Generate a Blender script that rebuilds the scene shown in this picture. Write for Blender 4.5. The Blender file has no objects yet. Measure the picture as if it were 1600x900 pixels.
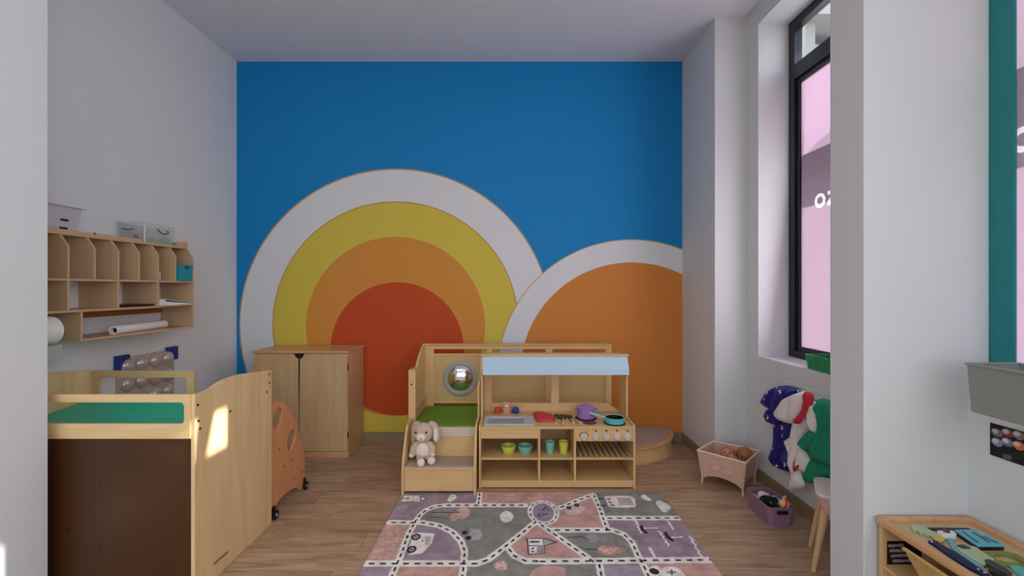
import bpy, bmesh, math, random
import numpy as np
from mathutils import Vector, Matrix
from mathutils.geometry import delaunay_2d_cdt

random.seed(7)
PI = math.pi
SC = bpy.context.scene
C = SC.collection
F = 700.0      # focal length in pixels of a 1600 px wide frame
H = 1.5        # camera height

# ------------------------------------------------------------------ camera
cam_d = bpy.data.cameras.new('camera'); cam = bpy.data.objects.new('camera', cam_d); C.objects.link(cam)
cam.location = (0, 0, H); cam.rotation_euler = (PI/2, 0, 0)
cam_d.sensor_width = 36.0; cam_d.lens = 36.0*F/1600.0; cam_d.clip_start = 0.05; cam_d.clip_end = 300
SC.camera = cam

# ------------------------------------------------------------------ sky, sun, lights, exposure
w = bpy.data.worlds.new('sky'); SC.world = w; w.use_nodes = True
wn = w.node_tree.nodes; wl = w.node_tree.links
sky = wn.new('ShaderNodeTexSky'); sky.sky_type = 'NISHITA'; sky.sun_disc = False
sky.sun_elevation = math.radians(35); sky.sun_rotation = math.radians(100); sky.air_density = 1.0; sky.dust_density = 2.0
wl.new(sky.outputs[0], wn['Background'].inputs[0]); wn['Background'].inputs[1].default_value = 0.3

def lamp(name, typ, loc, direction, energy, color, size=None, size_y=None, angle=None):
    d = bpy.data.lights.new(name, typ); o = bpy.data.objects.new(name, d); C.objects.link(o)
    o.location = loc; o.rotation_euler = Vector(direction).to_track_quat('-Z', 'Y').to_euler()
    d.energy = energy; d.color = color
    if size: d.shape = 'RECTANGLE'; d.size = size; d.size_y = size_y
    if angle: d.angle = angle
    return o
lamp('sun', 'SUN', (6, -1, 6), (-1, 0.171, -0.716), 12.0, (1.0, 0.94, 0.86), angle=math.radians(0.53))
lamp('storefront_daylight', 'AREA', (-0.6, -3.85, 1.9), (0, 1, 0.15), 42, (1.0, 0.97, 0.96), 4.6, 2.8)
lamp('room_light_front', 'AREA', (-1.2, -0.6, 3.66), (0, 0, -1), 30, (1.0, 0.98, 0.95), 2.6, 1.2)
lamp('window_daylight', 'AREA', (2.155, 2.90, 2.25), (-1, 0.03, 0.12), 11, (1.0, 0.92, 1.0), 0.95, 2.3)
lamp('near_window_daylight', 'AREA', (1.90, 0.5, 2.3), (-1, 0.25, 0.15), 2.5, (1.0, 0.86, 0.98), 1.0, 2.3)
lamp('left_wall_fill', 'AREA', (1.90, -1.5, 2.3), (-1, 0.15, 0.15), 62, (0.88, 0.94, 1.0), 2.2, 2.3)  # fill lamp added behind the view to brighten the left wall
SC.view_settings.view_transform = 'Standard'; SC.view_settings.look = 'None'
SC.view_settings.gamma = 1.0; SC.view_settings.use_curve_mapping = False
SC.view_settings.exposure = 0.22

# ------------------------------------------------------------------ helpers
def lin(c):
    r = []
    for v in c[:3]:
        v = v/255.0
        r.append(v/12.92 if v <= 0.04045 else ((v+0.055)/1.055)**2.4)
    return tuple(r)
def lin4(c): return lin(c)+(1.0,)

def at(px, py, d):                       # world point at depth d
    return Vector(((px-800)/F*d, d, H-(py-450)/F*d))
def onz(px, py, z):                      # world point on the horizontal plane z
    d = F*(H-z)/(py-450.0)
    return ((px-800)/F*d, d)
def onx(px, py, x):                      # (Y, Z) on the vertical plane X = x
    d = F*x/(px-800.0)
    return (d, H-(py-450)/F*d)

WORLD = {}
def wloc(o): return WORLD.get(o.name, Vector((0, 0, 0)))

def thing(name, label, cat, loc, group=None):
    o = bpy.data.objects.new(name, None); C.objects.link(o); o.empty_display_size = 0.05
    o.location = loc; WORLD[o.name] = Vector(loc)
    o['label'] = label; o['category'] = cat
    if group: o['group'] = group
    return o
def tag(o, label, cat, group=None):
    o['label'] = label; o['category'] = cat
    if group: o['group'] = group
    return o

def area2(l): return sum(l[i][0]*l[(i+1) % len(l)][1]-l[(i+1) % len(l)][0]*l[i][1] for i in range(len(l)))/2
def inside(p, loops):
    x, y = p; c = False
    for l in loops:
        n = len(l); j = n-1
        for i in range(n):
            xi, yi = l[i]; xj, yj = l[j]
            if (yi > y) != (yj > y) and x < (xj-xi)*(y-yi)/(yj-yi)+xi: c = not c
            j = i
    return c
def tri2d(loops, extra=()):
    vs, es = [], []
    for l in loops:
        b = len(vs); n = len(l)
        vs += [Vector((p[0], p[1])) for p in l]
        es += [(b+i, b+(i+1) % n) for i in range(n)]
    vs += [Vector((p[0], p[1])) for p in extra]
    ov, oe, of, *_ = delaunay_2d_cdt(vs, es, [], 0, 1e-6)
    out = []
    for f in of:
        cx = sum(ov[i][0] for i in f)/len(f); cy = sum(ov[i][1] for i in f)/len(f)
        if inside((cx, cy), loops): out.append(tuple(f))
    return [(v[0], v[1]) for v in ov], out

def rect(x0, x1, y0, y1): return [(x0, y0), (x1, y0), (x1, y1), (x0, y1)]
def rrect(x0, x1, y0, y1, r, n=5):
    p = []
    for cx, cy, a in ((x1-r, y0+r, -PI/2), (x1-r, y1-r, 0), (x0+r, y1-r, PI/2), (x0+r, y0+r, PI)):
        for k in range(n+1):
            t = a+PI/2*k/n; p.append((cx+r*math.cos(t), cy+r*math.sin(t)))
    return p
def ell(cx, cy, rx, ry, n=24, a0=0, rot=0):
    p = []
    for k in range(n):
        t = a0+2*PI*k/n; x, y = rx*math.cos(t), ry*math.sin(t)
        p.append((cx+x*math.cos(rot)-y*math.sin(rot), cy+x*math.sin(rot)+y*math.cos(rot)))
    return p
def smooth(pts, n=5, closed=True):
    out = []; m = len(pts)
    rng = range(m) if closed else range(m-1)
    for i in rng:
        g = (lambda k: pts[k % m]) if closed else (lambda k: pts[max(0, min(m-1, k))])
        p0, p1, p2, p3 = g(i-1), g(i), g(i+1), g(i+2)
        for k in range(n):
            t = k/n
            out.append(tuple(0.5*((2*p1[a])+(-p0[a]+p2[a])*t+(2*p0[a]-5*p1[a]+4*p2[a]-p3[a])*t*t+(-p0[a]+3*p1[a]-3*p2[a]+p3[a])*t**3) for a in range(len(p1))))
    if not closed: out.append(tuple(pts[-1]))
    return out

AX = {'x': lambda u, v, a: (a, u, v), 'y': lambda u, v, a: (u, a, v), 'z': lambda u, v, a: (u, v, a)}

class MB:
    def __init__(s): s.v = []; s.f = []; s.sm = False
    def add(s, v, f):
        b = len(s.v); s.v += [tuple(p) for p in v]; s.f += [tuple(b+i for i in q) for q in f]; return s
    def box(s, x0, x1, y0, y1, z0, z1):
        v = [(x, y, z) for x in (x0, x1) for y in (y0, y1) for z in (z0, z1)]
        return s.add(v, [(0, 1, 3, 2), (4, 6, 7, 5), (0, 4, 5, 1), (2, 3, 7, 6), (0, 2, 6, 4), (1, 5, 7, 3)])
    def prism(s, loops, ax, a, b):
        if loops and not isinstance(loops[0][0], (tuple, list)): loops = [loops]
        m = AX[ax] if isinstance(ax, str) else ax
        tv, tf = tri2d(loops); n = len(tv)
        v = [m(p[0], p[1], a) for p in tv]+[m(p[0], p[1], b) for p in tv]
        f = [q for q in tf]+[tuple(n+i for i in reversed(q)) for q in tf]
        cnt = {}
        for q in tf:
            for i in range(3):
                e = (q[i], q[(i+1) % 3]); cnt[tuple(sorted(e))] = cnt.get(tuple(sorted(e)), [])+[e]
        for k, es in cnt.items():
            if len(es) == 1: e = es[0]; f.append((e[1], e[0], n+e[0], n+e[1]))
        return s.add(v, f)
    def cyl(s, p0, p1, r0, r1=None, n=16):
        r1 = r0 if r1 is None else r1
        p0, p1 = Vector(p0), Vector(p1); d = (p1-p0).normalized()
        a = d.orthogonal().normalized(); b = d.cross(a); v = []
        for p, r in ((p0, r0), (p1, r1)):
            v += [p+a*r*math.cos(2*PI*k/n)+b*r*math.sin(2*PI*k/n) for k in range(n)]
        f = [(k, (k+1) % n, n+(k+1) % n, n+k) for k in range(n)]+[tuple(reversed(range(n))), tuple(range(n, 2*n))]
        return s.add(v, f)
    def lathe(s, prof, c, ax=(0, 0, 1), n=28, caps=True):          # prof: (radius, height)
        c = Vector(c); d = Vector(ax).normalized(); a = d.orthogonal().normalized(); b = d.cross(a); v = []
        for r, h in prof:
            r = max(r, 1e-5)
            v += [c+d*h+a*r*math.cos(2*PI*k/n)+b*r*math.sin(2*PI*k/n) for k in range(n)]
        f = []
        for i in range(len(prof)-1):
            f += [(i*n+k, i*n+(k+1) % n, (i+1)*n+(k+1) % n, (i+1)*n+k) for k in range(n)]
        if caps: f += [tuple(reversed(range(n))), tuple(range((len(prof)-1)*n, len(prof)*n))]
        s.sm = True
        return s.add(v, f)
    def ball(s, c, r, nu=20, nv=12, rot=None):
        if not isinstance(r, (tuple, list)): r = (r, r, r)
        v = []; f = []
        for j in range(nv+1):
            t = PI*j/nv
            for i in range(nu):
                q = Vector((r[0]*math.sin(t)*math.cos(2*PI*i/nu), r[1]*math.sin(t)*math.sin(2*PI*i/nu), r[2]*math.cos(t)))
                if rot: q.rotate(rot)
                v.append(Vector(c)+q)
        for j in range(nv):
            for i in range(nu): f.append((j*nu+i, (j+1)*nu+i, (j+1)*nu+(i+1) % nu, j*nu+(i+1) % nu))
        s.sm = True
        return s.add(v, f)
    def tube(s, pts, r, n=10):
        pts = [Vector(p) for p in pts]; m = len(pts); v = []
        rr = r if isinstance(r, (list, tuple)) else [r]*m
        ref = None
        for i, p in enumerate(pts):
            d = (pts[min(m-1, i+1)]-pts[max(0, i-1)]).normalized()
            if ref is None: ref = d.orthogonal().normalized()
            a = (ref-d*ref.dot(d)).normalized(); ref = a; b = d.cross(a)
            v += [p+a*rr[i]*math.cos(2*PI*k/n)+b*rr[i]*math.sin(2*PI*k/n) for k in range(n)]
        f = []
        for i in range(m-1): f += [(i*n+k, i*n+(k+1) % n, (i+1)*n+(k+1) % n, (i+1)*n+k) for k in range(n)]
        f += [tuple(reversed(range(n))), tuple(range((m-1)*n, m*n))]
        s.sm = True
        return s.add(v, f)
    def puff(s, loop, mp, thick, rad, fold=0.0, freq=40, step=0.012, edge=0.004, seed=0, fdir=(1, 0.15)):
        # cushion-like cloth: polygon (u,v) bulging by h; mp(u,v,h) -> world
        us = [p[0] for p in loop]; vs = [p[1] for p in loop]; ex = []
        L = np.array(loop); L2 = np.roll(L, -1, 0)
        def dist(p):
            p = np.array(p); d = L2-L; t = np.clip(((p-L)*d).sum(1)/np.maximum((d*d).sum(1), 1e-12), 0, 1)
            return float(np.sqrt((((L+d*t[:, None])-p)**2).sum(1)).min())
        u = min(us)+step*.6; row = 0
        while u < max(us):
            v = min(vs)+step*(.5 if row % 2 else .9); row += 1
            while v < max(vs):
                if inside((u, v), [loop]) and dist((u, v)) > step*.55: ex.append((u, v))
                v += step
            u += step*.87
        tv, tf = tri2d([loop], ex)
        def hh(p):
            d = dist(p); k = min(1, d/rad); e = math.sqrt(max(0, 1-(1-k)**2))
            q = freq*(p[0]*fdir[0]+p[1]*fdir[1])
            return edge+thick*e+fold*k*(math.sin(q+seed)+.5*math.sin(2.3*q+1.7*seed+p[1]*17)+.4*math.sin(p[1]*31+seed*3+p[0]*9))
        h = [hh(p) for p in tv]; n = len(tv)
        v = [mp(p[0], p[1], hv) for p, hv in zip(tv, h)]+[mp(p[0], p[1], 0.0) for p in tv]
        f = list(tf)+[tuple(n+i for i in reversed(q)) for q in tf]
        cnt = {}
        for q in tf:
            for i in range(3):
                e = (q[i], q[(i+1) % 3]); cnt.setdefault(tuple(sorted(e)), []).append(e)
        for k, es in cnt.items():
            if len(es) == 1: e = es[0]; f.append((e[1], e[0], n+e[0], n+e[1]))
        s.sm = True; s.hh = hh
        return s.add(v, f)
    def build(s, name, m, parent=None, bev=0.0, smoothit=None, kind=None, base=None, subsurf=0, remesh=0.0):
        v = np.array(s.v)
        if parent is not None: org = wloc(parent)
        elif base is not None: org = Vector(base)
        else: org = Vector(((v[:, 0].min()+v[:, 0].max())/2, (v[:, 1].min()+v[:, 1].max())/2, v[:, 2].min()))
        if parent is not None:
            own = Vector(((v[:, 0].min()+v[:, 0].max())/2, (v[:, 1].min()+v[:, 1].max())/2, (v[:, 2].min()+v[:, 2].max())/2))
        else: own = org
        me = bpy.data.meshes.new(name)
        me.from_pydata([tuple(Vector(p)-own) for p in s.v], [], s.f); me.validate()
        bm = bmesh.new(); bm.from_mesh(me); bmesh.ops.recalc_face_normals(bm, faces=bm.faces); 
        if s.sm: bmesh.ops.remove_doubles(bm, verts=bm.verts, dist=2e-5)
        bm.to_mesh(me); bm.free()
        o = bpy.data.objects.new(name, me); C.objects.link(o)
        me.materials.append(m)
        if parent is not None: o.parent = parent; o.location = own-org
        else: o.location = own
        WORLD[o.name] = Vector(own)
        sm = s.sm if smoothit is None else smoothit
        if remesh:
            r = o.modifiers.new('remesh', 'REMESH'); r.mode = 'VOXEL'; r.voxel_size = remesh; r.use_smooth_shade = True
            q = o.modifiers.new('smooth', 'SMOOTH'); q.iterations = 4; q.factor = .5
        if bev:
            b = o.modifiers.new('bevel', 'BEVEL'); b.width = bev; b.segments = 2; b.limit_method = 'ANGLE'; b.angle_limit = math.radians(40)
        if subsurf:
            q = o.modifiers.new('subsurf', 'SUBSURF'); q.levels = q.render_levels = subsurf
        if sm:
            for p in me.polygons: p.use_smooth = True
            try: me.set_sharp_from_angle(angle=math.radians(38))
            except Exception: pass
        if kind: o['kind'] = kind
        return o

def bx(name, m, parent, x0, x1, y0, y1, z0, z1, bev=0.002, kind=None):
    return MB().box(x0, x1, y0, y1, z0, z1).build(name, m, parent, bev=bev, kind=kind)

# ------------------------------------------------------------------ materials
def mat(name, color, rough=0.5, metal=0.0, noise=0.0, nscale=20, bump=0.0, bscale=80, spec=0.5, stretch=None, sheen=0.0):
    m = bpy.data.materials.new(name); m.use_nodes = True; nt = m.node_tree; N = nt.nodes; L = nt.links
    b = N['Principled BSDF']; b.inputs['Base Color'].default_value = lin4(color); b.inputs['Roughness'].default_value = rough
    b.inputs['Metallic'].default_value = metal; b.inputs['Specular IOR Level'].default_value = spec
    if sheen: b.inputs['Sheen Weight'].default_value = sheen
    if noise or bump:
        tc = N.new('ShaderNodeTexCoord'); mp = N.new('ShaderNodeMapping'); L.new(tc.outputs['Object'], mp.inputs[0])
        if stretch: mp.inputs['Scale'].default_value = stretch
    if noise:
        n = N.new('ShaderNodeTexNoise'); n.inputs['Scale'].default_value = nscale; n.inputs['Detail'].default_value = 5
        L.new(mp.outputs[0], n.inputs[0])
        mx = N.new('ShaderNodeMix'); mx.data_type = 'RGBA'; L.new(n.outputs['Fac'], mx.inputs[0])
        c = Vector(lin(color)); mx.inputs[6].default_value = tuple(c*(1-noise))+(1,); mx.inputs[7].default_value = tuple(min(1, q*(1+noise)) for q in c)+(1,)
        L.new(mx.outputs[2], b.inputs['Base Color'])
    if bump:
        n2 = N.new('ShaderNodeTexNoise'); n2.inputs['Scale'].default_value = bscale; n2.inputs['Detail'].default_value = 3
        L.new(mp.outputs[0], n2.inputs[0]); bp = N.new('ShaderNodeBump'); bp.inputs['Strength'].default_value = bump; bp.inputs['Distance'].default_value = 0.004
        L.new(n2.outputs['Fac'], bp.inputs['Height']); L.new(bp.outputs[0], b.inputs['Normal'])
    return m

def wood(name, light, dark, axis='z', rough=0.42, scale=1.0, contrast=1.0):
    m = bpy.data.materials.new(name); m.use_nodes = True; nt = m.node_tree; N = nt.nodes; L = nt.links
    b = N['Principled BSDF']; b.inputs['Roughness'].default_value = rough; b.inputs['Specular IOR Level'].default_value = 0.35
    tc = N.new('ShaderNodeTexCoord'); mp = N.new('ShaderNodeMapping'); L.new(tc.outputs['Object'], mp.inputs[0])
    st = {'x': (1.2, 14, 14), 'y': (14, 1.2, 14), 'z': (14, 14, 1.2)}[axis]
    mp.inputs['Scale'].default_value = tuple(q*scale for q in st)
    n = N.new('ShaderNodeTexNoise'); n.inputs['Scale'].default_value = 2.2; n.inputs['Detail'].default_value = 7; n.inputs['Roughness'].default_value = .6; n.inputs['Distortion'].default_value = .6
    L.new(mp.outputs[0], n.inputs[0])
    r = N.new('ShaderNodeValToRGB'); L.new(n.outputs['Fac'], r.inputs[0])
    r.color_ramp.elements[0].position = .5-.2/contrast; r.color_ramp.elements[1].position = .5+.2/contrast
    r.color_ramp.elements[0].color = lin4(dark); r.color_ramp.elements[1].color = lin4(light)
    L.new(r.outputs[0], b.inputs['Base Color'])
    bp = N.new('ShaderNodeBump'); bp.inputs['Strength'].default_value = .06; bp.inputs['Distance'].default_value = .002
    L.new(n.outputs['Fac'], bp.inputs['Height']); L.new(bp.outputs[0], b.inputs['Normal'])
    return m

def clear_mat(name, tint, alpha, rough=0.1):
    m = bpy.data.materials.new(name); m.use_nodes = True; N = m.node_tree.nodes; L = m.node_tree.links
    b = N['Principled BSDF']; b.inputs['Base Color'].default_value = lin4(tint); b.inputs['Roughness'].default_value = rough
    t = N.new('ShaderNodeBsdfTransparent'); mx = N.new('ShaderNodeMixShader'); mx.inputs[0].default_value = alpha
    L.new(t.outputs[0], mx.inputs[1]); L.new(b.outputs[0], mx.inputs[2]); L.new(mx.outputs[0], N['Material Output'].inputs[0])
    return m
def glass_mat(name):
    m = bpy.data.materials.new(name); m.use_nodes = True; N = m.node_tree.nodes; L = m.node_tree.links
    t = N.new('ShaderNodeBsdfTransparent'); t.inputs[0].default_value = (.93, .96, .97, 1)
    g = N.new('ShaderNodeBsdfGlossy'); g.inputs['Roughness'].default_value = .02
    fr = N.new('ShaderNodeFresnel'); fr.inputs[0].default_value = 1.45
    ge = N.new('ShaderNodeNewGeometry'); iv = N.new('ShaderNodeMath'); iv.operation = 'SUBTRACT'; iv.inputs[0].default_value = 1.0; L.new(ge.outputs['Backfacing'], iv.inputs[1])
    mu = N.new('ShaderNodeMath'); mu.operation = 'MULTIPLY'; L.new(fr.outputs[0], mu.inputs[0]); L.new(iv.outputs[0], mu.inputs[1])
    mx = N.new('ShaderNodeMixShader'); L.new(mu.outputs[0], mx.inputs[0]); L.new(t.outputs[0], mx.inputs[1]); L.new(g.outputs[0], mx.inputs[2])
    L.new(mx.outputs[0], N['Material Output'].inputs[0])
    return m
def film_mat(name, trans, diff):
    m = bpy.data.materials.new(name); m.use_nodes = True; N = m.node_tree.nodes; L = m.node_tree.links
    t = N.new('ShaderNodeBsdfTranslucent'); t.inputs[0].default_value = lin4(trans)
    d = N.new('ShaderNodeBsdfDiffuse'); d.inputs[0].default_value = lin4(diff)
    mx = N.new('ShaderNodeMixShader'); mx.inputs[0].default_value = .3
    L.new(t.outputs[0], mx.inputs[1]); L.new(d.outputs[0], mx.inputs[2]); L.new(mx.outputs[0], N['Material Output'].inputs[0])
    return m
def attr_mat(name, rough=0.8, bump=0.0, bscale=300, noise=0.0):
    m = bpy.data.materials.new(name); m.use_nodes = True; N = m.node_tree.nodes; L = m.node_tree.links
    b = N['Principled BSDF']; b.inputs['Roughness'].default_value = rough; b.inputs['Specular IOR Level'].default_value = .2
    a = N.new('ShaderNodeAttribute'); a.attribute_name = 'print'
    tc = N.new('ShaderNodeTexCoord')
    if noise:
        n = N.new('ShaderNodeTexNoise'); n.inputs['Scale'].default_value = 9; n.inputs['Detail'].default_value = 8; n.inputs['Roughness'].default_value = .7; L.new(tc.outputs['Object'], n.inputs[0])
        mr = N.new('ShaderNodeMapRange'); mr.inputs[1].default_value = .3; mr.inputs[2].default_value = .7; mr.inputs[3].default_value = 1-noise; mr.inputs[4].default_value = 1+noise
        L.new(n.outputs['Fac'], mr.inputs[0])
        hs = N.new('ShaderNodeHueSaturation'); L.new(a.outputs['Color'], hs.inputs['Color']); L.new(mr.outputs[0], hs.inputs['Value']); L.new(hs.outputs[0], b.inputs['Base Color'])
    else: L.new(a.outputs['Color'], b.inputs['Base Color'])
    if bump:
        n2 = N.new('ShaderNodeTexNoise'); n2.inputs['Scale'].default_value = bscale; L.new(tc.outputs['Object'], n2.inputs[0])
        bp = N.new('ShaderNodeBump'); bp.inputs['Strength'].default_value = bump; bp.inputs['Distance'].default_value = .004; L.new(n2.outputs['Fac'], bp.inputs['Height']); L.new(bp.outputs[0], b.inputs['Normal'])
    return m

M = dict(
    wall=mat('wall_paint', (221, 224, 226), .75, bump=.04, bscale=180, spec=.25),
    ceil=mat('ceiling_paint', (228, 231, 236), .85, bump=.03, bscale=150, spec=.1),
    base=mat('baseboard_vinyl', (150, 128, 100), .5),
    birch=wood('birch_ply', (226, 190, 138), (212, 172, 116), 'z', .42, .8, .6),
    birchx=wood('birch_ply_across', (226, 190, 138), (212, 172, 116), 'x', .42, .8, .6),
    birchy=wood('birch_ply_deep', (226, 190, 138), (212, 172, 116), 'y', .42, .8, .6),
    maple=wood('maple_cabinet', (214, 180, 136), (198, 162, 116), 'z', .4, .8),
    maplex=wood('maple_trim', (216, 168, 118), (204, 152, 102), 'x', .4),
    mapley=wood('maple_edge', (222, 176, 130), (206, 156, 108), 'y', .4),
    pale=wood('pale_ply', (236, 206, 158), (220, 184, 130), 'z', .4, .6),
    palex=wood('pale_ply_across', (236, 206, 158), (220, 184, 130), 'x', .4, .6),
    cub=wood('cubby_ply', (208, 176, 140), (194, 158, 120), 'z', .45, 1, .6),
    cuby=wood('cubby_ply_deep', (208, 176, 140), (194, 158, 120), 'y', .45, 1, .6),
    infill=mat('infill_ply', (204, 170, 112), .4, noise=.05, nscale=5),
    rail=mat('rust_wood_rail', (160, 96, 52), .5, noise=.1),
    beech=wood('orange_beech', (224, 162, 114), (208, 140, 92), 'z', .4, .9, .8),
    leg=wood('pale_leg_wood', (224, 190, 148), (208, 170, 126), 'z', .45),
    brown=mat('brown_hardboard', (70, 40, 14), .42, noise=.16, nscale=6),
    teal=mat('teal_vinyl', (34, 204, 168), .45),
    green=mat('green_vinyl', (104, 150, 28), .6, bump=.08, bscale=30),
    carpet=mat('grey_carpet', (182, 164, 148), .95, noise=.18, nscale=60, bump=.4, bscale=300),
    carpetp=mat('pale_carpet', (214, 200, 180), .95, noise=.08, nscale=60, bump=.3, bscale=300),
    black=mat('black_plastic', (18, 17, 18), .4),
    blackm=mat('black_metal', (22, 22, 26), .35, .3),
    frame=mat('dark_window_frame', (26, 28, 38), .3),
    frameteal=mat('teal_window_frame', (8, 128, 132), .45),
    white=mat('white_plastic', (232, 232, 230), .4),
    whitep=mat('white_paper', (238, 236, 232), .7),
    grey=mat('sink_grey', (196, 198, 200), .35),
    greyd=mat('sink_basin_grey', (160, 166, 172), .35),
    knob=mat('pale_grey_knob', (208, 206, 202), .35),
    silver=mat('mirror_silver', (225, 225, 225), .06, 1.0),
    silverp=mat('grey_acrylic', (196, 184, 180), .16, .25),
    bluec=mat('blue_corner_plastic', (12, 50, 140), .35),
    aw=mat('pale_blue_canvas', (190, 218, 236), .8, bump=.1, bscale=200),
    red=mat('red_cotton', (214, 70, 66), .85, bump=.2, bscale=120),
    redk=mat('red_orange_wood', (206, 74, 38), .45),
    bluek=mat('blue_wood', (36, 74, 140), .4),
    pinkw=wood('pink_beech', (216, 160, 122), (204, 144, 106), 'z', .45),
    purple=mat('lilac_enamel', (166, 124, 200), .4),
    turq=mat('turquoise_enamel', (92, 190, 186), .4),
    turql=mat('pale_blue_handle', (140, 206, 222), .4),
    panin=mat('pan_coating', (30, 24, 26), .4),
    burner=mat('dark_burner', (38, 22, 24), .5),
    burnerb=mat('brown_burner', (110, 66, 48), .6),
    lime=mat('lime_plastic', (206, 214, 84), .45),
    aqua=mat('aqua_plastic', (128, 196, 172), .45),
    bunny=mat('beige_plush', (206, 182, 158), .95, noise=.06, nscale=90, bump=.35, bscale=260, sheen=.3),
    bunnyl=mat('cream_plush', (240, 226, 210), .95, bump=.3, bscale=260, sheen=.3),
    eye=mat('black_bead', (14, 12, 12), .2),
    cream=mat('pink_beige_plastic', (216, 180, 158), .5),
    blanket=mat('pale_pink_fabric', (230, 206, 194), .9, bump=.2, bscale=90),
    skin1=mat('doll_skin', (206, 142, 106), .5),
    skin2=mat('brown_doll_skin', (168, 104, 66), .45),
    lip=mat('doll_mouth', (150, 60, 52), .5),
    hair=mat('doll_hair_brown', (120, 74, 48), .7),
    tub=mat('mauve_plastic', (146, 112, 136), .5),
    plush=mat('black_plush', (16, 15, 20), .95, bump=.4, bscale=120),
    peach=mat('peach_plush', (238, 184, 140), .8),
    orange=mat('orange_ribbon', (206, 76, 30), .7),
    paleblue=mat('pale_blue_fabric', (170, 196, 214), .85),
    crimson=mat('crimson_fabric', (150, 28, 50), .8),
    navy=mat('royal_blue_satin', (14, 18, 120), .45, bump=.1, bscale=25),
    coat=mat('white_cotton', (232, 228, 226), .9, bump=.1, bscale=60),
    scrub=mat('green_cotton', (18, 138, 104), .85, bump=.1, bscale=60),
    scarf=mat('red_trim', (200, 48, 64), .85),
    pinkseat=mat('pink_stool_plastic', (226, 188, 186), .5),
    pinktop=mat('pinkish_white_top', (238, 224, 220), .45),
    caddy=mat('green_plastic', (10, 146, 92), .3),
    trough=mat('grey_green_plastic', (140, 148, 143), .55),
    tealbin=mat('teal_fabric_bin', (24, 150, 168), .8, bump=.2, bscale=120),
    basket=mat('woven_rush', (214, 176, 112), .7, noise=.3, nscale=22, stretch=(1, 8, .7), bump=.6, bscale=26),
    tray=mat('tray_birch', (214, 184, 142), .5, noise=.06, nscale=8),
    sage=mat('sage_paint', (186, 204, 168), .6), mint=mat('mint_blue_paint', (128, 188, 200), .6), yel=mat('yellow_paint', (224, 186, 92), .6),
    boardb=mat('sky_blue_paint', (110, 186, 206), .55), navyp=mat('navy_paint', (8, 28, 78), .6), darkteal=mat('dark_teal_paint', (20, 100, 110), .5),
    olive=mat('olive_paint', (128, 140, 66), .6), umber=mat('umber_paint', (104, 62, 46), .6), dgrey=mat('dark_grey_paint', (58, 66, 66), .6),
    toygreen=mat('bright_green_plastic', (70, 190, 80), .5), tan=mat('tan_wood_block', (208, 168, 120), .5),
    stone=mat('pale_stone', (206, 200, 196), .9, noise=.05, nscale=2), stoned=mat('grey_stone', (178, 172, 172), .9), asphalt=mat('paving', (150, 148, 146), .9, noise=.1),
    steel=mat('painted_steel', (60, 62, 68), .5),
    clear=clear_mat('clear_plastic', (205, 212, 216), .26), frosted=clear_mat('frosted_plastic', (214, 216, 216), .45, .3), frost2=clear_mat('milky_plastic', (196, 198, 204), .92, .4),
    glass=glass_mat('window_glass'), film=film_mat('lavender_film', (182, 168, 182), (216, 208, 220)), letter=film_mat('white_letter_film', (250, 250, 250), (245, 245, 245)),
    rug=attr_mat('printed_rug_pile', .95, .5, 260, .3), printm=attr_mat('printed_sheet', .45),
)

# mural: circles painted on the end wall
def mural():
    m = bpy.data.materials.new('sunrise_mural'); m.use_nodes = True; N = m.node_tree.nodes; L = m.node_tree.links
    b = N['Principled BSDF']; b.inputs['Roughness'].default_value = .6; b.inputs['Specular IOR Level'].default_value = .25
    geo = N.new('ShaderNodeNewGeometry'); sep = N.new('ShaderNodeSeparateXYZ'); L.new(geo.outputs['Position'], sep.inputs[0])
    S = 4.393/F
    def circ(cx, cy, r):
        X = (cx-800)*S; Z = H-(cy-450)*S
        cv = N.new('ShaderNodeCombineXYZ'); L.new(sep.outputs[0], cv.inputs[0]); L.new(sep.outputs[2], cv.inputs[1])
        d = N.new('ShaderNodeVectorMath'); d.operation = 'DISTANCE'; L.new(cv.outputs[0], d.inputs[0]); d.inputs[1].default_value = (X, Z, 0)
        c = N.new('ShaderNodeMath'); c.operation = 'LESS_THAN'; L.new(d.outputs['Value'], c.inputs[0]); c.inputs[1].default_value = r*S
        return c.outputs[0]
    cur = N.new('ShaderNodeRGB'); cur.outputs[0].default_value = lin4((18, 132, 200)); cur = cur.outputs[0]
    gold = (196, 150, 84); wht = (222, 224, 228)
    for cx, cy, r, col in ((618, 508, 244.6, gold), (618, 508, 242.6, wht), (618, 507, 192.4, gold), (618, 507, 190.6, (214, 193, 76)),
                           (618, 510, 140, (213, 143, 62)), (620.5, 545, 104, (194, 76, 30)),
                           (987, 584, 210.2, gold), (987, 584, 208.8, wht), (987, 584, 174, (212, 133, 60))):
        mx = N.new('ShaderNodeMix'); mx.data_type = 'RGBA'; L.new(circ(cx, cy, r), mx.inputs[0]); L.new(cur, mx.inputs[6]); mx.inputs[7].default_value = lin4(col); cur = mx.outputs[2]
    L.new(cur, b.inputs['Base Color'])
    return m
M['mural'] = mural()

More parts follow.
